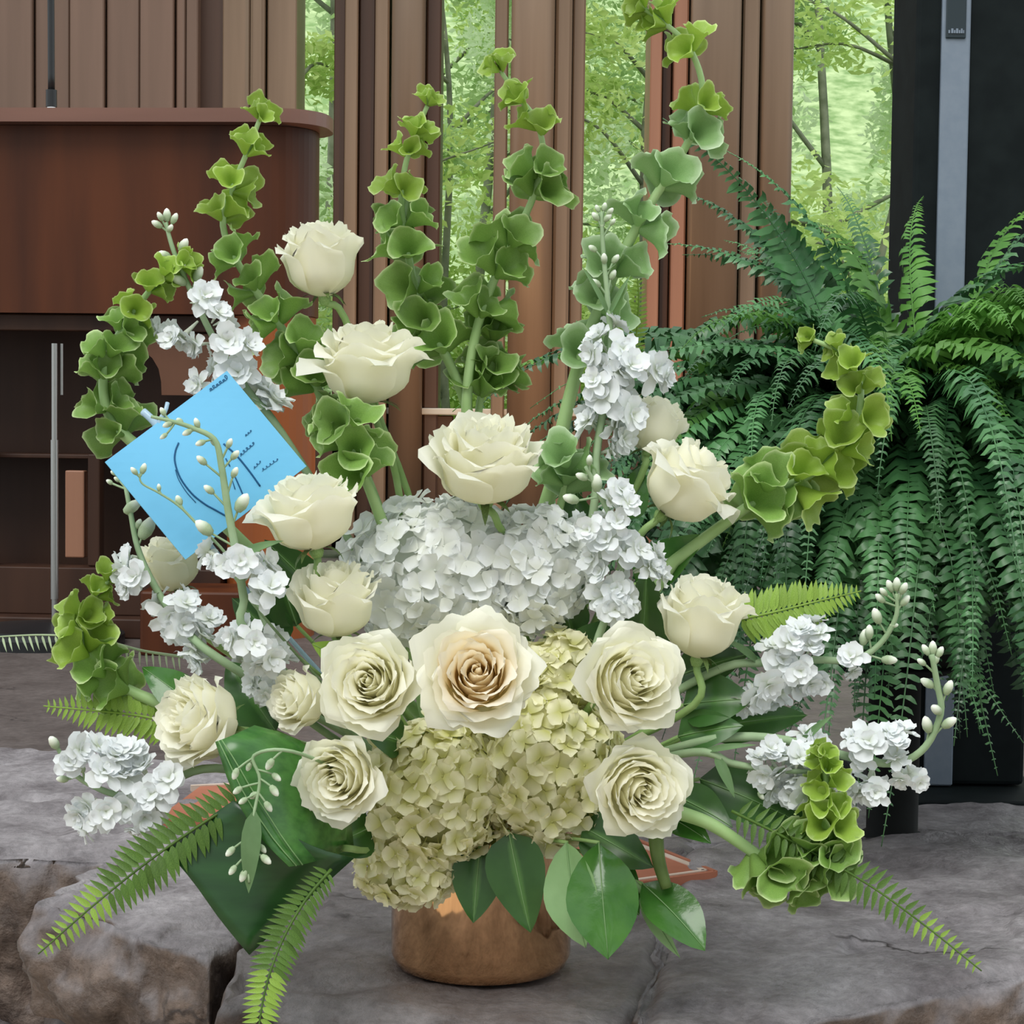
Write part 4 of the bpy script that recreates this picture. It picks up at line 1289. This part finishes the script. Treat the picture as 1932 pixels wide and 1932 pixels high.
stock('upper white stock spray reaching right with a curled bud tip', [(1692, 1120), (1690, 1165), (1660, 1215), (1610, 1245), (1540, 1245), (1440, 1250), (1340, 1270)], 1.53, 1.54,
      [(1510, 1190, 30), (1545, 1195, 24), (1490, 1210, 30), (1530, 1220, 26), (1475, 1245, 36), (1510, 1265, 34), (1450, 1290, 36), (1430, 1310, 34), (1410, 1330, 26), (1500, 1290, 32), (1530, 1290, 28), (1555, 1285, 24), (1605, 1240, 24), (1608, 1265, 22), (1460, 1220, 26)],
      [(1655, 1165, 18), (1662, 1130, 13), (1680, 1108, 14), (1692, 1105, 15), (1704, 1112, 14), (1706, 1135, 14), (1695, 1125, 12), (1630, 1205, 18), (1640, 1195, 16), (1675, 1245, 17), (1685, 1180, 10), (1668, 1118, 11)], seed=7, extra=4,
      leaves=[(1440, 1250, 1380, 1200, 18)])
stock('lower white stock spray reaching right with a hooked bud tip', [(1758, 1235), (1768, 1290), (1775, 1345), (1745, 1410), (1690, 1440), (1610, 1430), (1500, 1400), (1400, 1390), (1300, 1405)], 1.50, 1.53,
      [(1520, 1385, 28), (1540, 1400, 26), (1610, 1395, 28), (1640, 1400, 32), (1625, 1430, 26), (1680, 1385, 28), (1695, 1400, 26), (1690, 1430, 28), (1640, 1470, 30), (1620, 1490, 30), (1650, 1495, 28), (1700, 1470, 24), (1735, 1475, 22), (1600, 1470, 26)],
      [(1748, 1228, 13), (1760, 1225, 15), (1772, 1232, 13), (1765, 1245, 13), (1752, 1290, 16), (1788, 1300, 17), (1768, 1340, 17), (1750, 1370, 19), (1788, 1365, 18), (1740, 1250, 11)], seed=8, extra=4, rad=(0.0022, 0.004),
      leaves=[(1500, 1400, 1560, 1350, 16)])
stock('dense white stock head in front of the yellow green bell tip', [(1545, 1455), (1500, 1455), (1440, 1450), (1380, 1440), (1300, 1420)], 1.49, 1.52,
      [(1430, 1430, 24), (1455, 1415, 26), (1480, 1425, 30), (1510, 1430, 28), (1440, 1460, 26), (1470, 1455, 30), (1500, 1465, 32), (1530, 1450, 28), (1455, 1490, 26), (1490, 1500, 30), (1520, 1490, 28), (1540, 1420, 24), (1550, 1480, 26)],
      [(1420, 1440, 10), (1425, 1470, 10), (1435, 1500, 10)], seed=9, extra=4, leaves=[(1350, 1430, 1390, 1500, 22), (1330, 1430, 1420, 1395, 14)])
stock('curly pale green stock tip hanging over the folded dark leaf', [(470, 1665), (465, 1600), (480, 1530), (490, 1470), (480, 1425), (560, 1420)], 1.395, 1.41,
      [], [(445, 1458, 12), (470, 1445, 10), (510, 1440, 13), (516, 1490, 13), (520, 1465, 11), (480, 1500, 12), (460, 1510, 10), (505, 1520, 12), (450, 1490, 11), (436, 1605, 12), (500, 1620, 13), (475, 1560, 14), (440, 1640, 11), (460, 1650, 13), (495, 1600, 10)], seed=10, rad=(0.001, 0.0014),
      leaves=[(480, 1530, 462, 1690, 36)])
stock('small white stock tuft behind the left end of the cream roses', [(470, 1100), (500, 1180), (530, 1260), (560, 1340)], 1.56, 1.56,
      [(505, 1215, 30), (530, 1240, 30), (500, 1250, 28), (480, 1265, 28)], [], seed=11, extra=2)

stock('thin budding side shoot crossing the lower left of the blue envelope', [(263, 893), (268, 912), (300, 930), (338, 955), (375, 992), (430, 1050), (470, 1130)], 1.49, 1.49,
      [], [(254, 890, 10), (270, 886, 12), (338, 946, 13), (300, 921, 8)], seed=12, rad=(0.0007, 0.0012))

# ================================================================== BELLS OF IRELAND
def bell_mesh(seed, m):
    rs = random.Random(seed)
    nth = 28
    prof = [(0.07, -0.05), (0.20, 0.12), (0.36, 0.45), (0.54, 0.80), (0.76, 1.05), (0.98, 1.18), (1.04, 1.21)]
    V, T, Fc = [], [], []
    ph = rs.uniform(0, 6)
    for i, (r, z) in enumerate(prof):
        s_ = i / (len(prof) - 1)
        for k_ in range(nth):
            a = 2 * math.pi * k_ / nth
            rr = r * (1 + 0.06 * s_ ** 2 * math.cos(5 * a + ph) + 0.16 * s_ * math.sin(2 * a + ph * 2) + 0.07 * s_ * math.sin(3 * a + ph * 3))
            zz_ = z + 0.10 * s_ ** 2 * math.sin(5 * a + ph * 1.7) + 0.18 * s_ * math.cos(2 * a + ph) + 0.06 * s_ ** 2 * math.sin(9 * a + ph)
            V.append(Vector((rr * math.cos(a), rr * math.sin(a) * 0.9, zz_)))
            T.append(s_)
    for i in range(len(prof) - 1):
        for k_ in range(nth):
            Fc.append((i * nth + k_, i * nth + (k_ + 1) % nth, (i + 1) * nth + (k_ + 1) % nth, (i + 1) * nth + k_))
    Fc.append(tuple(range(nth - 1, -1, -1)))
    return new_mesh('bell', V, Fc, M[m], t=T)
BELL = {mm: [bell_mesh(60 + s, mm) for s in range(5)] for mm in ('bell', 'belly', 'bellp')}

def bells(label, path, Y0, Y1, whorls, bell0, bell1, span, seed, young=0.35, rad=(0.002, 0.0055), mats=('belly', 'bell'), per=5, to_vase=True):
    """path from tip to base; whorls of green bells along the first `span` of it"""
    rs = random.Random(seed)
    n = len(path)
    P3 = [P(a, b, Y0 + (Y1 - Y0) * i / (n - 1)) for i, (a, b) in enumerate(path)]
    vis = even(catmull(P3, 60), 60)
    end = to_mouth(rs)
    tail = catmull([vis[-1], vis[-1].lerp(end, 0.5), end], 10)[1:]
    full = vis + tail
    t = thing('bells_of_ireland', label, 'flower stem', full[-1], group='green bell flower stems')
    N_ = len(full)
    tube('stem', full, [rad[0] + (rad[1] - rad[0]) * min(1, (i / 60)) for i in range(N_)], M['bellstem'], t, 7)
    ts = tangents(vis)
    for k_ in range(whorls):
        s_ = max(0.0, ((k_ + 0.2 + rs.uniform(-0.25, 0.25)) / whorls)) ** 1.12 * span
        i = min(60, int(s_ * 60))
        p, tv = vis[i], -ts[i]
        f_ = s_ / span
        size = SZ(bell0 + (bell1 - bell0) * min(1, f_ * 1.5), 1.6) * 1.30
        x = perp(tv)
        y = tv.cross(x)
        a0 = rs.uniform(0, 6)
        mm = mats[0] if f_ < young else mats[1]
        for q_ in range(per):
            a = a0 + 2 * math.pi * q_ / per + rs.uniform(-0.2, 0.2)
            o_ = x * math.cos(a) + y * math.sin(a)
            lift = rs.uniform(0.3, 1.15) + (0.5 if f_ < 0.15 else 0)
            d = (o_ + tv * lift).normalized()
            s2 = size * rs.uniform(0.82, 1.15)
            Mx = Matrix.Translation(p + o_ * rad[0] + tv * rs.uniform(-0.2, 0.2) * size) @ frame(d) @ Matrix.Rotation(rs.uniform(0, 6), 4, 'Z') @ Matrix.Diagonal((s2 * rs.uniform(0.7, 1.15), s2, s2 * rs.uniform(1.0, 1.25), 1))
            ob('bell', rs.choice(BELL[mm]), t, Mx)
    # tip bracts
    for q_ in range(3):
        v, f, tt = leaf_data(SZ(22, 1.6), SZ(9, 1.6), cup=0.4, bend=0.3, nu=2, nv=4)
        d = (-ts[0] + perp(ts[0]) * rs.uniform(-0.5, 0.5)).normalized()
        zv = perp(d)
        ob('bract', new_mesh('bract', v, f, M[mats[0]], t=tt), t, Matrix.Translation(vis[0]) @ Matrix((d.cross(zv), d, zv)).transposed().to_4x4())
    return t

bells('curved green bell stem at the far left above the blue envelope', [(345, 500), (300, 530), (255, 585), (215, 650), (195, 715), (205, 780), (240, 825), (300, 870)], 1.60, 1.60, 9, 16, 28, 0.92, 1, young=0.4, per=4)
bells('tall green bell stem rising left of the topmost rose', [(490, 225), (465, 290), (440, 350), (420, 420), (445, 490), (490, 560), (545, 640), (590, 715), (630, 800), (680, 880), (720, 980)], 1.64, 1.66, 10, 18, 32, 0.86, 2, young=0.3, per=4)
bells('green bell stem with its tip before the left moulded pillar', [(806, 200), (785, 250), (765, 310), (757, 380), (765, 450), (780, 530), (805, 610), (850, 690), (885, 790), (890, 900)], 1.66, 1.68, 9, 15, 33, 0.74, 3, young=0.35, per=4)
bells('green bell stem curling over the middle pillar', [(945, 135), (975, 180), (1010, 225), (1025, 290), (1010, 360), (975, 440), (940, 510), (905, 600), (885, 700), (880, 800), (890, 900)], 1.66, 1.67, 8, 17, 34, 0.72, 4, young=0.3, per=4)
bells('tallest bell stem reaching the top edge of the photo', [(1205, 10), (1255, 45), (1300, 90), (1325, 160), (1315, 230), (1275, 310), (1230, 380), (1185, 460), (1140, 560), (1100, 660), (1065, 790), (1040, 920)], 1.65, 1.66, 10, 22, 34, 0.84, 5, young=0.33, mats=('belly', 'bellp'), per=4, rad=(0.002, 0.0068))
bells('hooked yellow green bell stem before the big fern', [(1535, 642), (1585, 665), (1620, 715), (1622, 770), (1605, 825), (1550, 880), (1490, 915), (1420, 950), (1350, 1000), (1270, 1060)], 1.60, 1.60, 10, 14, 36, 0.84, 6, young=0.75, per=4)
bells('drooping bell stem turning upright at the lower right', [(1552, 1428), (1560, 1490), (1562, 1550), (1560, 1600), (1530, 1640), (1470, 1640), (1410, 1600), (1340, 1555), (1270, 1530)], 1.47, 1.50, 10, 13, 34, 0.74, 7, young=0.45, mats=('belly', 'bell'), per=5, rad=(0.002, 0.006))
bells('short yellow green bell stem at the left edge above the fern tip', [(205, 1095), (175, 1130), (158, 1180), (160, 1225), (200, 1275), (260, 1310), (340, 1340)], 1.55, 1.54, 7, 16, 30, 0.82, 8, young=0.6, per=4)
bells('bell stem standing upright behind the ruffled rose', [(930, 640), (925, 690), (905, 760), (900, 850), (905, 950)], 1.69, 1.68, 3, 26, 34, 0.5, 9, young=0.0, per=5)
bells('dark green bell stem end between the two upper left roses', [(650, 810), (670, 860), (700, 930), (730, 1010)], 1.58, 1.60, 3, 30, 34, 0.6, 10, young=0.0, per=4)
bells('pale bell stem end below the tall right stock', [(1075, 870), (1065, 920), (1050, 980), (1030, 1060)], 1.62, 1.62, 2, 30, 34, 0.5, 11, young=0.0, per=4, mats=('bell', 'bellp'))

# ================================================================== LOOSE FERN FRONDS
def pinna_mesh(name, m, wd=0.16, bend=0.3):
    v, f, tt = leaf_data(1.0, wd, cup=0.3, bend=bend, nu=2, nv=5, pw=0.6)
    return new_mesh(name, v, f, M[m], t=tt)
PIN = {mm: pinna_mesh('leaflet', mm, wd) for mm, wd in (('frond', 0.27), ('frondl', 0.30), ('frondp', 0.15))}

def frond(label, path, Ys, n, l0, lmid, l1, m0, m1, upv, seed, split=0.6, sides=(-1, 1), fwd=0.35):
    """path from base to tip in photo pixels; leaflets are separate parts"""
    rs = random.Random(seed)
    k_ = len(path)
    P3 = [P(a, b, Ys[0] + (Ys[1] - Ys[0]) * i / (k_ - 1)) for i, (a, b) in enumerate(path)]
    pts = even(catmull(P3, 60), n)
    ts = tangents(pts)
    t = thing('fern_frond', label, 'fern frond', pts[0], group='loose fern fronds in the arrangement')
    tube('rachis', pts, [0.0011 * (1 - 0.75 * i / n) + 0.0003 for i in range(n + 1)], M[m0], t, 5)
    up = cdir(*upv)
    for i in range(1, n):
        s_ = i / n
        L = l0 + (lmid - l0) * min(1, s_ * 2.5) if s_ < 0.4 else lmid + (l1 - lmid) * ((s_ - 0.4) / 0.6) ** 1.3
        tv = ts[i]
        u_ = (up - tv * up.dot(tv)).normalized()
        sd_ = tv.cross(u_)
        for sg in sides:
            d = (sd_ * sg + tv * (fwd + rs.uniform(-0.06, 0.06)) + u_ * rs.uniform(-0.05, 0.2)).normalized()
            zv = (u_ - d * u_.dot(d)).normalized()
            Ls = SZ(L, P3[0].y) * rs.uniform(0.93, 1.06)
            mm = m0 if s_ < split else m1
            Mx = Matrix.Translation(pts[i]) @ Matrix((d.cross(zv), d, zv)).transposed().to_4x4() @ Matrix.Scale(Ls, 4)
            ob('leaflet', PIN[mm], t, Mx)
    return t

frond('long fern frond sweeping to the lower left over the stone edge', [(470, 1500), (380, 1555), (280, 1625), (180, 1705), (72, 1800)], (1.44, 1.40), 34, 50, 66, 14, 'frond', 'frondl', (0.1, 0.3, 1), 1, split=0.66)
frond('fern frond hanging down in front of the ledge below the dark leaf', [(625, 1640), (575, 1700), (530, 1780), (500, 1870), (482, 1980)], (1.43, 1.37), 34, 30, 48, 30, 'frond', 'frondl', (0.2, 0.3, 1), 2, split=0.6)
frond('fern frond pointing to the lower right over the stone slab', [(1380, 1530), (1500, 1590), (1640, 1670), (1750, 1750), (1852, 1832)], (1.48, 1.44), 34, 40, 52, 14, 'frond', 'frondl', (0.1, 0.3, 1), 3, split=0.72)
frond('light green fern tip pointing right above the upper right stock', [(1390, 1170), (1460, 1155), (1540, 1135), (1625, 1115)], (1.55, 1.54), 24, 58, 56, 12, 'frondl', 'frondl', (0, 0.25, 1), 4)
frond('light green fern tip pointing left under the short bell stem', [(330, 1365), (260, 1350), (170, 1340), (82, 1332)], (1.54, 1.53), 22, 52, 50, 10, 'frondl', 'frondl', (0, 0.25, 1), 5)
frond('pale bare fern frond reaching the left edge of the photo', [(350, 1240), (270, 1228), (190, 1208), (90, 1198), (-20, 1202)], (1.58, 1.60), 30, 28, 34, 32, 'frondp', 'frondp', (0, 0.35, 1), 6, sides=(1, ) if False else (-1,), fwd=-0.35)
frond('pale fern frond standing behind the tall right stock', [(1190, 700), (1200, 640), (1205, 560), (1200, 500)], (1.70, 1.71), 24, 22, 22, 8, 'frondl', 'frondl', (0, 0.1, 1), 7)

# ================================================================== BROAD LEAVES
def ribbon(name, rows, m, parent, thick=0.0006):
    """surface through rows of 3D points (each row the same length), given thickness"""
    nu = len(rows[0]) - 1
    nv = len(rows) - 1
    V = [p for r in rows for p in r]
    me = new_mesh(name, V, grid_faces(nu, nv), m)
    o = ob(name, me, parent)
    so = o.modifiers.new('thickness', 'SOLIDIFY')
    so.thickness = thick
    return o

def lerp_rows(r0, r1, n, bulge=0.0):
    out = []
    for i in range(n + 1):
        f_ = i / n
        out.append([a.lerp(b, f_) + CAMB * bulge * math.sin(math.pi * f_) for a, b in zip(r0, r1)])
    return out

def row(pts, n):
    return even(catmull(pts, 24), n)

asp = thing('aspidistra_leaf', 'large folded dark green leaf at the lower left of the arrangement', 'leaf', P(600, 1600, 1.47), group='broad leaves')
fold = row([P(405, 1400, 1.43), P(440, 1500, 1.415), P(490, 1580, 1.405), P(545, 1636, 1.40)], 8)
back = row([P(480, 1368, 1.45), P(570, 1400, 1.46), P(650, 1490, 1.48), P(668, 1600, 1.50)], 8)
rows = lerp_rows(fold, back, 10, 0.010)
rows[0] = [p + CAMB * -0.002 for p in rows[0]]
ribbon('upper_blade', rows, M['leafasp'], asp)
f2 = row([P(408, 1400, 1.432), P(440, 1500, 1.418), P(490, 1580, 1.408), P(545, 1636, 1.403)], 8)
r0 = row([P(440, 1510, 1.43), P(520, 1560, 1.425), P(600, 1600, 1.43), P(668, 1618, 1.45)], 8)
r1 = row([P(312, 1602, 1.425), P(365, 1665, 1.42), P(415, 1735, 1.415), P(470, 1802, 1.415)], 8)
rows = lerp_rows(r0, r1, 10, -0.006)
ribbon('lower_blade', rows, M['leafdark'], asp)
tube('petiole', catmull([P(650, 1600, 1.47), P(720, 1600, 1.54), MOUTH + Vector((0, 0, .03))], 8), 0.003, M['stemg'], asp)
# veins on the upper blade
for k_ in (1, 2):
    vp = [fold[i].lerp(back[i], 0.10 * k_ + 0.02) + CAMB * (0.0042 * k_ + 0.001) for i in range(9)]
    tube('vein', vp, 0.0005, M['leafpale'], asp, 4)

def leaf_thing(label, base, tip, Y0, Y1, wpx, m, seed, facing=(0, 0.4, 1), name='salal_leaf', cup=0.25, bend=0.45, wave=0.03, stem=True, pw=0.7):
    rs = random.Random(seed)
    a, b = P(base[0], base[1], Y0), P(tip[0], tip[1], Y1)
    t = thing(name, label, 'leaf', a, group='broad leaves')
    yv = (b - a).normalized()
    zv = cdir(*facing)
    zv = (zv - yv * zv.dot(yv)).normalized()
    L = (b - a).length
    v, f, tt = leaf_data(L * 1.03, SZ(wpx, Y0), cup=cup, bend=bend, nu=6, nv=10, wave=wave, seed=seed, pw=pw)
    Mx = Matrix.Translation(a) @ Matrix((yv.cross(zv), yv, zv)).transposed().to_4x4() @ Matrix.Rotation(bend * 0.5, 4, 'X')
    bl_ = ob('blade', new_mesh('blade', v, f, M[m], t=tt), t, Mx)
    vp = [Mx @ (v[j * 7 + 3] + Vector((0, 0, 0.0006))) for j in range(11)]
    tube('midrib', vp, [0.0007 * (1 - 0.08 * i) for i in range(11)], M['leafpale'], bl_, 4)
    if stem:
        tube('stalk', catmull([a, a.lerp(MOUTH, 0.4) + Vector((0, 0, 0.01)), to_mouth(rs)], 8), 0.0017, M['stemg'], t, 5)
    return t

L_ = leaf_thing
L_('pale green underside leaf right of the vase front', (1070, 1590), (1105, 1785), 1.51, 1.48, 125, 'leafpale', 1, (-0.6, 0.1, 1), pw=1.0)
L_('glossy green leaf with bright highlight right of the vase', (1130, 1590), (1148, 1808), 1.50, 1.46, 150, 'leafb', 2, (-0.2, 0.8, 1), bend=0.6, pw=1.15, wave=0.04)
L_('bright green leaf at the end of the right salal twig', (1212, 1668), (1328, 1790), 1.50, 1.46, 112, 'leafb', 3, (0.3, 0.45, 1), pw=1.0)
L_('narrow pale leaf seen edge on under the right salal twig', (1212, 1680), (1282, 1805), 1.50, 1.48, 44, 'leafpale', 4, (-0.7, 0.0, 1))
L_('dark leaf hanging over the middle of the vase rim', (960, 1570), (1000, 1755), 1.53, 1.515, 120, 'leaf', 5, (0.0, -0.3, 1), bend=0.3)
L_('jagged dark leaf hanging left of the middle of the vase', (905, 1600), (893, 1738), 1.545, 1.53, 105, 'leaf', 6, (0.0, -0.4, 1), bend=0.2)
L_('dark leaf under the lowest right rose', (1100, 1560), (1230, 1635), 1.53, 1.50, 110, 'leaf', 7, (0, 0.2, 1))
L_('dark leaf between glossy leaf and narrow pale leaf', (1150, 1620), (1205, 1725), 1.52, 1.50, 70, 'leafb', 8, (0, 0.2, 1))
L_('dark leaf behind the leftmost rose at its upper left', (380, 1340), (270, 1260), 1.52, 1.54, 80, 'leafb', 9, (0, 0.3, 1))
L_('dark leaf under the upper right stock spray', (1290, 1330), (1420, 1320), 1.55, 1.53, 120, 'leaf', 10, (0, 0.5, 1))
L_('dark leaf right of the middle right rose', (1280, 1390), (1400, 1370), 1.54, 1.52, 90, 'leaf', 11, (0.1, 0.5, 1))
L_('dark leaf right of the lowest right rose', (1270, 1500), (1380, 1560), 1.53, 1.50, 90, 'leaf', 12, (0.1, 0.5, 1))
L_('broad dark leaf below the lower right stock spray', (1320, 1470), (1540, 1570), 1.54, 1.52, 120, 'leaf', 13, (0.1, 0.5, 1))
L_('small green leaf poking out below the lowest right rose', (1260, 1540), (1340, 1590), 1.52, 1.5, 60, 'leafb', 14, (0.1, 0.5, 1))
L_('dark leaf between the leftmost rose and white stock tuft', (520, 1380), (430, 1250), 1.52, 1.54, 120, 'leaf', 15, (-0.1, 0.5, 1))
L_('dark leaf above the left cream rose below the envelope', (560, 1180), (520, 1060), 1.58, 1.56, 90, 'leaf', 16, (0, 0.2, 1))
L_('dark leaf left of the rose beside the white hydrangea', (540, 1220), (440, 1130), 1.58, 1.57, 100, 'leaf', 17, (0, 0.2, 1))
L_('dark leaf between white hydrangea and bright stock cluster', (1080, 1200), (1050, 1100), 1.60, 1.60, 90, 'leaf', 18, (0, 0.2, 1))
L_('dark leaf left of the spiky rose', (1210, 1240), (1220, 1080), 1.60, 1.58, 110, 'leaf', 19, (0, 0.3, 1))
L_('dark leaf below the bright stock cluster', (1080, 1260), (1180, 1170), 1.58, 1.58, 100, 'leaf', 20, (0, 0.3, 1))
L_('green leaf under the rose leaning right', (1200, 1100), (1330, 1010), 1.62, 1.60, 90, 'leafb', 21, (0, 0.3, 1))
L_('dark leaf behind the rose at the envelope corner', (600, 1120), (500, 1020), 1.60, 1.58, 80, 'leaf', 22, (0, 0.3, 1))
L_('dark leaf below the swirled rose by the folded leaf', (700, 1560), (610, 1600), 1.53, 1.50, 100, 'leaf', 23, (0, 0.0, 1))
L_('dark leaf between the middle and lower rows of roses', (760, 1400), (690, 1380), 1.53, 1.51, 80, 'leaf', 24, (0, 0.3, 1))
L_('yellow green leaf between the two left middle roses', (650, 1250), (590, 1215), 1.50, 1.48, 60, 'frondl', 25, (0, 0.3, 1))
L_('dark leaf deep behind the white hydrangea and tall stock', (1080, 1050), (1090, 930), 1.66, 1.66, 110, 'leaf', 26, (0, 0.2, 1))
L_('green leaf between tall stock and rose leaning right', (1180, 980), (1210, 880), 1.63, 1.63, 70, 'leafb', 27, (0, 0.2, 1))
L_('dark leaf behind the leftmost rose at its right', (480, 1420), (470, 1330), 1.53, 1.53, 90, 'leaf', 28, (0, 0.3, 1))
L_('dark leaf below the spiky rose at its right', (1280, 1275), (1410, 1235), 1.57, 1.56, 90, 'leaf', 29, (0.1, 0.4, 1))
L_('dark leaf between the two right stock sprays', (1330, 1375), (1520, 1350), 1.57, 1.56, 90, 'leaf', 30, (0.1, 0.4, 1))
tw = thing('salal_twig', 'brown green twig dropping below the lowest right rose', 'twig', P(1240, 1560, 1.50), group='broad leaves')
tube('bark', catmull([P(1236, 1560, 1.50), P(1242, 1620, 1.49), P(1258, 1676, 1.485)], 10), [0.0065 - 0.0002 * i for i in range(11)], M['stemdark'], tw, 8)
tube('side_twig', catmull([P(1185, 1655, 1.50), P(1200, 1672, 1.50), P(1218, 1685, 1.50)], 6), 0.003, M['leafpale'], tw, 6)

# ================================================================== BLUE ENVELOPE
cT, cR_, cB, cL = P(428, 700, 1.565), P(578, 880, 1.56), P(350, 1056, 1.515), P(198, 872, 1.52)
card = thing('blue_envelope', 'bright blue envelope with handwriting tucked into the upper left flowers', 'envelope', cB)
nrm = ((cT - cL).cross(cB - cL)).normalized()
if nrm.dot(CAMB) < 0:
    nrm = -nrm
def cp(u, v, lift=0.0):
    """u from left to top edge direction, v from left to bottom"""
    p = cL * (1 - u) * (1 - v) + cT * u * (1 - v) + cR_ * u * v + cB * (1 - u) * v
    return p + nrm * (0.004 * math.sin(math.pi * u) * math.sin(math.pi * v) + lift)
N1 = 10
front = [cp(i / N1, j / N1, 0.0008) for j in range(N1 + 1) for i in range(N1 + 1)]
backv = [cp(i / N1, j / N1, -0.0008) for j in range(N1 + 1) for i in range(N1 + 1)]
fcs = grid_faces(N1, N1)
o_ = len(front)
fcs += [tuple(reversed([q + o_ for q in f])) for f in grid_faces(N1, N1)]
rim = [i for i in range(N1 + 1)] + [(j + 1) * (N1 + 1) - 1 for j in range(1, N1 + 1)] + [N1 * (N1 + 1) + i for i in range(N1 - 1, -1, -1)] + [j * (N1 + 1) for j in range(N1 - 1, 0, -1)]
for a, b in zip(rim, rim[1:] + rim[:1]):
    fcs.append((a, b, b + o_, a + o_))
ob('paper', new_mesh('paper', front + backv, fcs, M['card'], smooth=False), card)
# envelope flap edge line
def px_uv(px, py):
    """photo pixel to envelope coordinates"""
    best = (0, 0)
    a2, b2, c2 = Vector((428 - 198, 700 - 872)), Vector((350 - 198, 1056 - 872)), Vector((px - 198, py - 872))
    det = a2.x * b2.y - a2.y * b2.x
    return ((c2.x * b2.y - c2.y * b2.x) / det, (a2.x * c2.y - a2.y * c2.x) / det)
def thin_line(pxs, r=0.0006, n=20, name='dark_stroke'):
    pts = [cp(*px_uv(a, b), lift=0.0012) for a, b in pxs]
    tube(name, catmull(pts, n) if len(pts) > 2 else pts, r * 0.62, M['thin_line'], card, 4)
thin_line([(335, 839), (329, 855), (328, 875), (338, 905), (360, 935), (385, 955), (405, 966), (440, 985)], 0.0011, 30)  # thin dark blue lines across the envelope
thin_line([(329, 890), (335, 908), (350, 932), (368, 952)], 0.0005, 16)
thin_line([(420, 842), (445, 865), (470, 895), (490, 922)], 0.0012, 16)
thin_line([(424, 870), (432, 885)], 0.0008)
thin_line([(441, 903), (450, 922), (458, 940)], 0.0009)
thin_line([(437, 912), (442, 928)], 0.0006)
def scribble(x0, y0, x1, y1, n, amp, r=0.0004, seed=0):
    """a line of illegible looping handwriting"""
    rs = random.Random(seed)
    d = Vector((x1 - x0, y1 - y0))
    L = d.length
    d.normalize()
    nn = Vector((d.y, -d.x))
    pts = []
    h = 1.0
    for i in range(n * 6):
        a = i / 6 * 2 * math.pi
        if i % 6 == 0:
            h = rs.choice((0.45, 0.5, 0.6, 1.0, 0.7))
        p = Vector((x0, y0)) + d * (L * i / (n * 6) + amp * 0.55 * math.sin(a)) + nn * amp * h * (1 - math.cos(a)) * 0.6
        pts.append((p.x, p.y))
    thin_line(pts, r, n * 18)
scribble(395, 740, 432, 714, 6, 7, 0.00045, 1)
scribble(462, 828, 476, 816, 3, 5, 0.00035, 2)
scribble(452, 866, 482, 840, 5, 6, 0.0004, 3)
scribble(478, 890, 494, 874, 3, 5, 0.00035, 4)
scribble(494, 894, 528, 870, 5, 5, 0.00035, 5)
# clear plastic card pick
pk = thing('card_pick', 'clear plastic card pick clipped to the top edge of the blue envelope', 'card holder', P(300, 1000, 1.53))
tube('prong', catmull([P(270, 776, 1.545), P(290, 795, 1.542), P(318, 832, 1.54)], 8), 0.0032, M['pick'], pk, 8)
tube('prong', catmull([P(316, 760, 1.545), P(312, 775, 1.542), P(300, 800, 1.54), P(318, 832, 1.54)], 8), 0.0018, M['pick'], pk, 8)
tube('shaft', catmull([P(318, 832, 1.556), P(360, 930, 1.575), P(420, 1060, 1.59), MOUTH], 10), 0.0022, M['pick'], pk, 8)
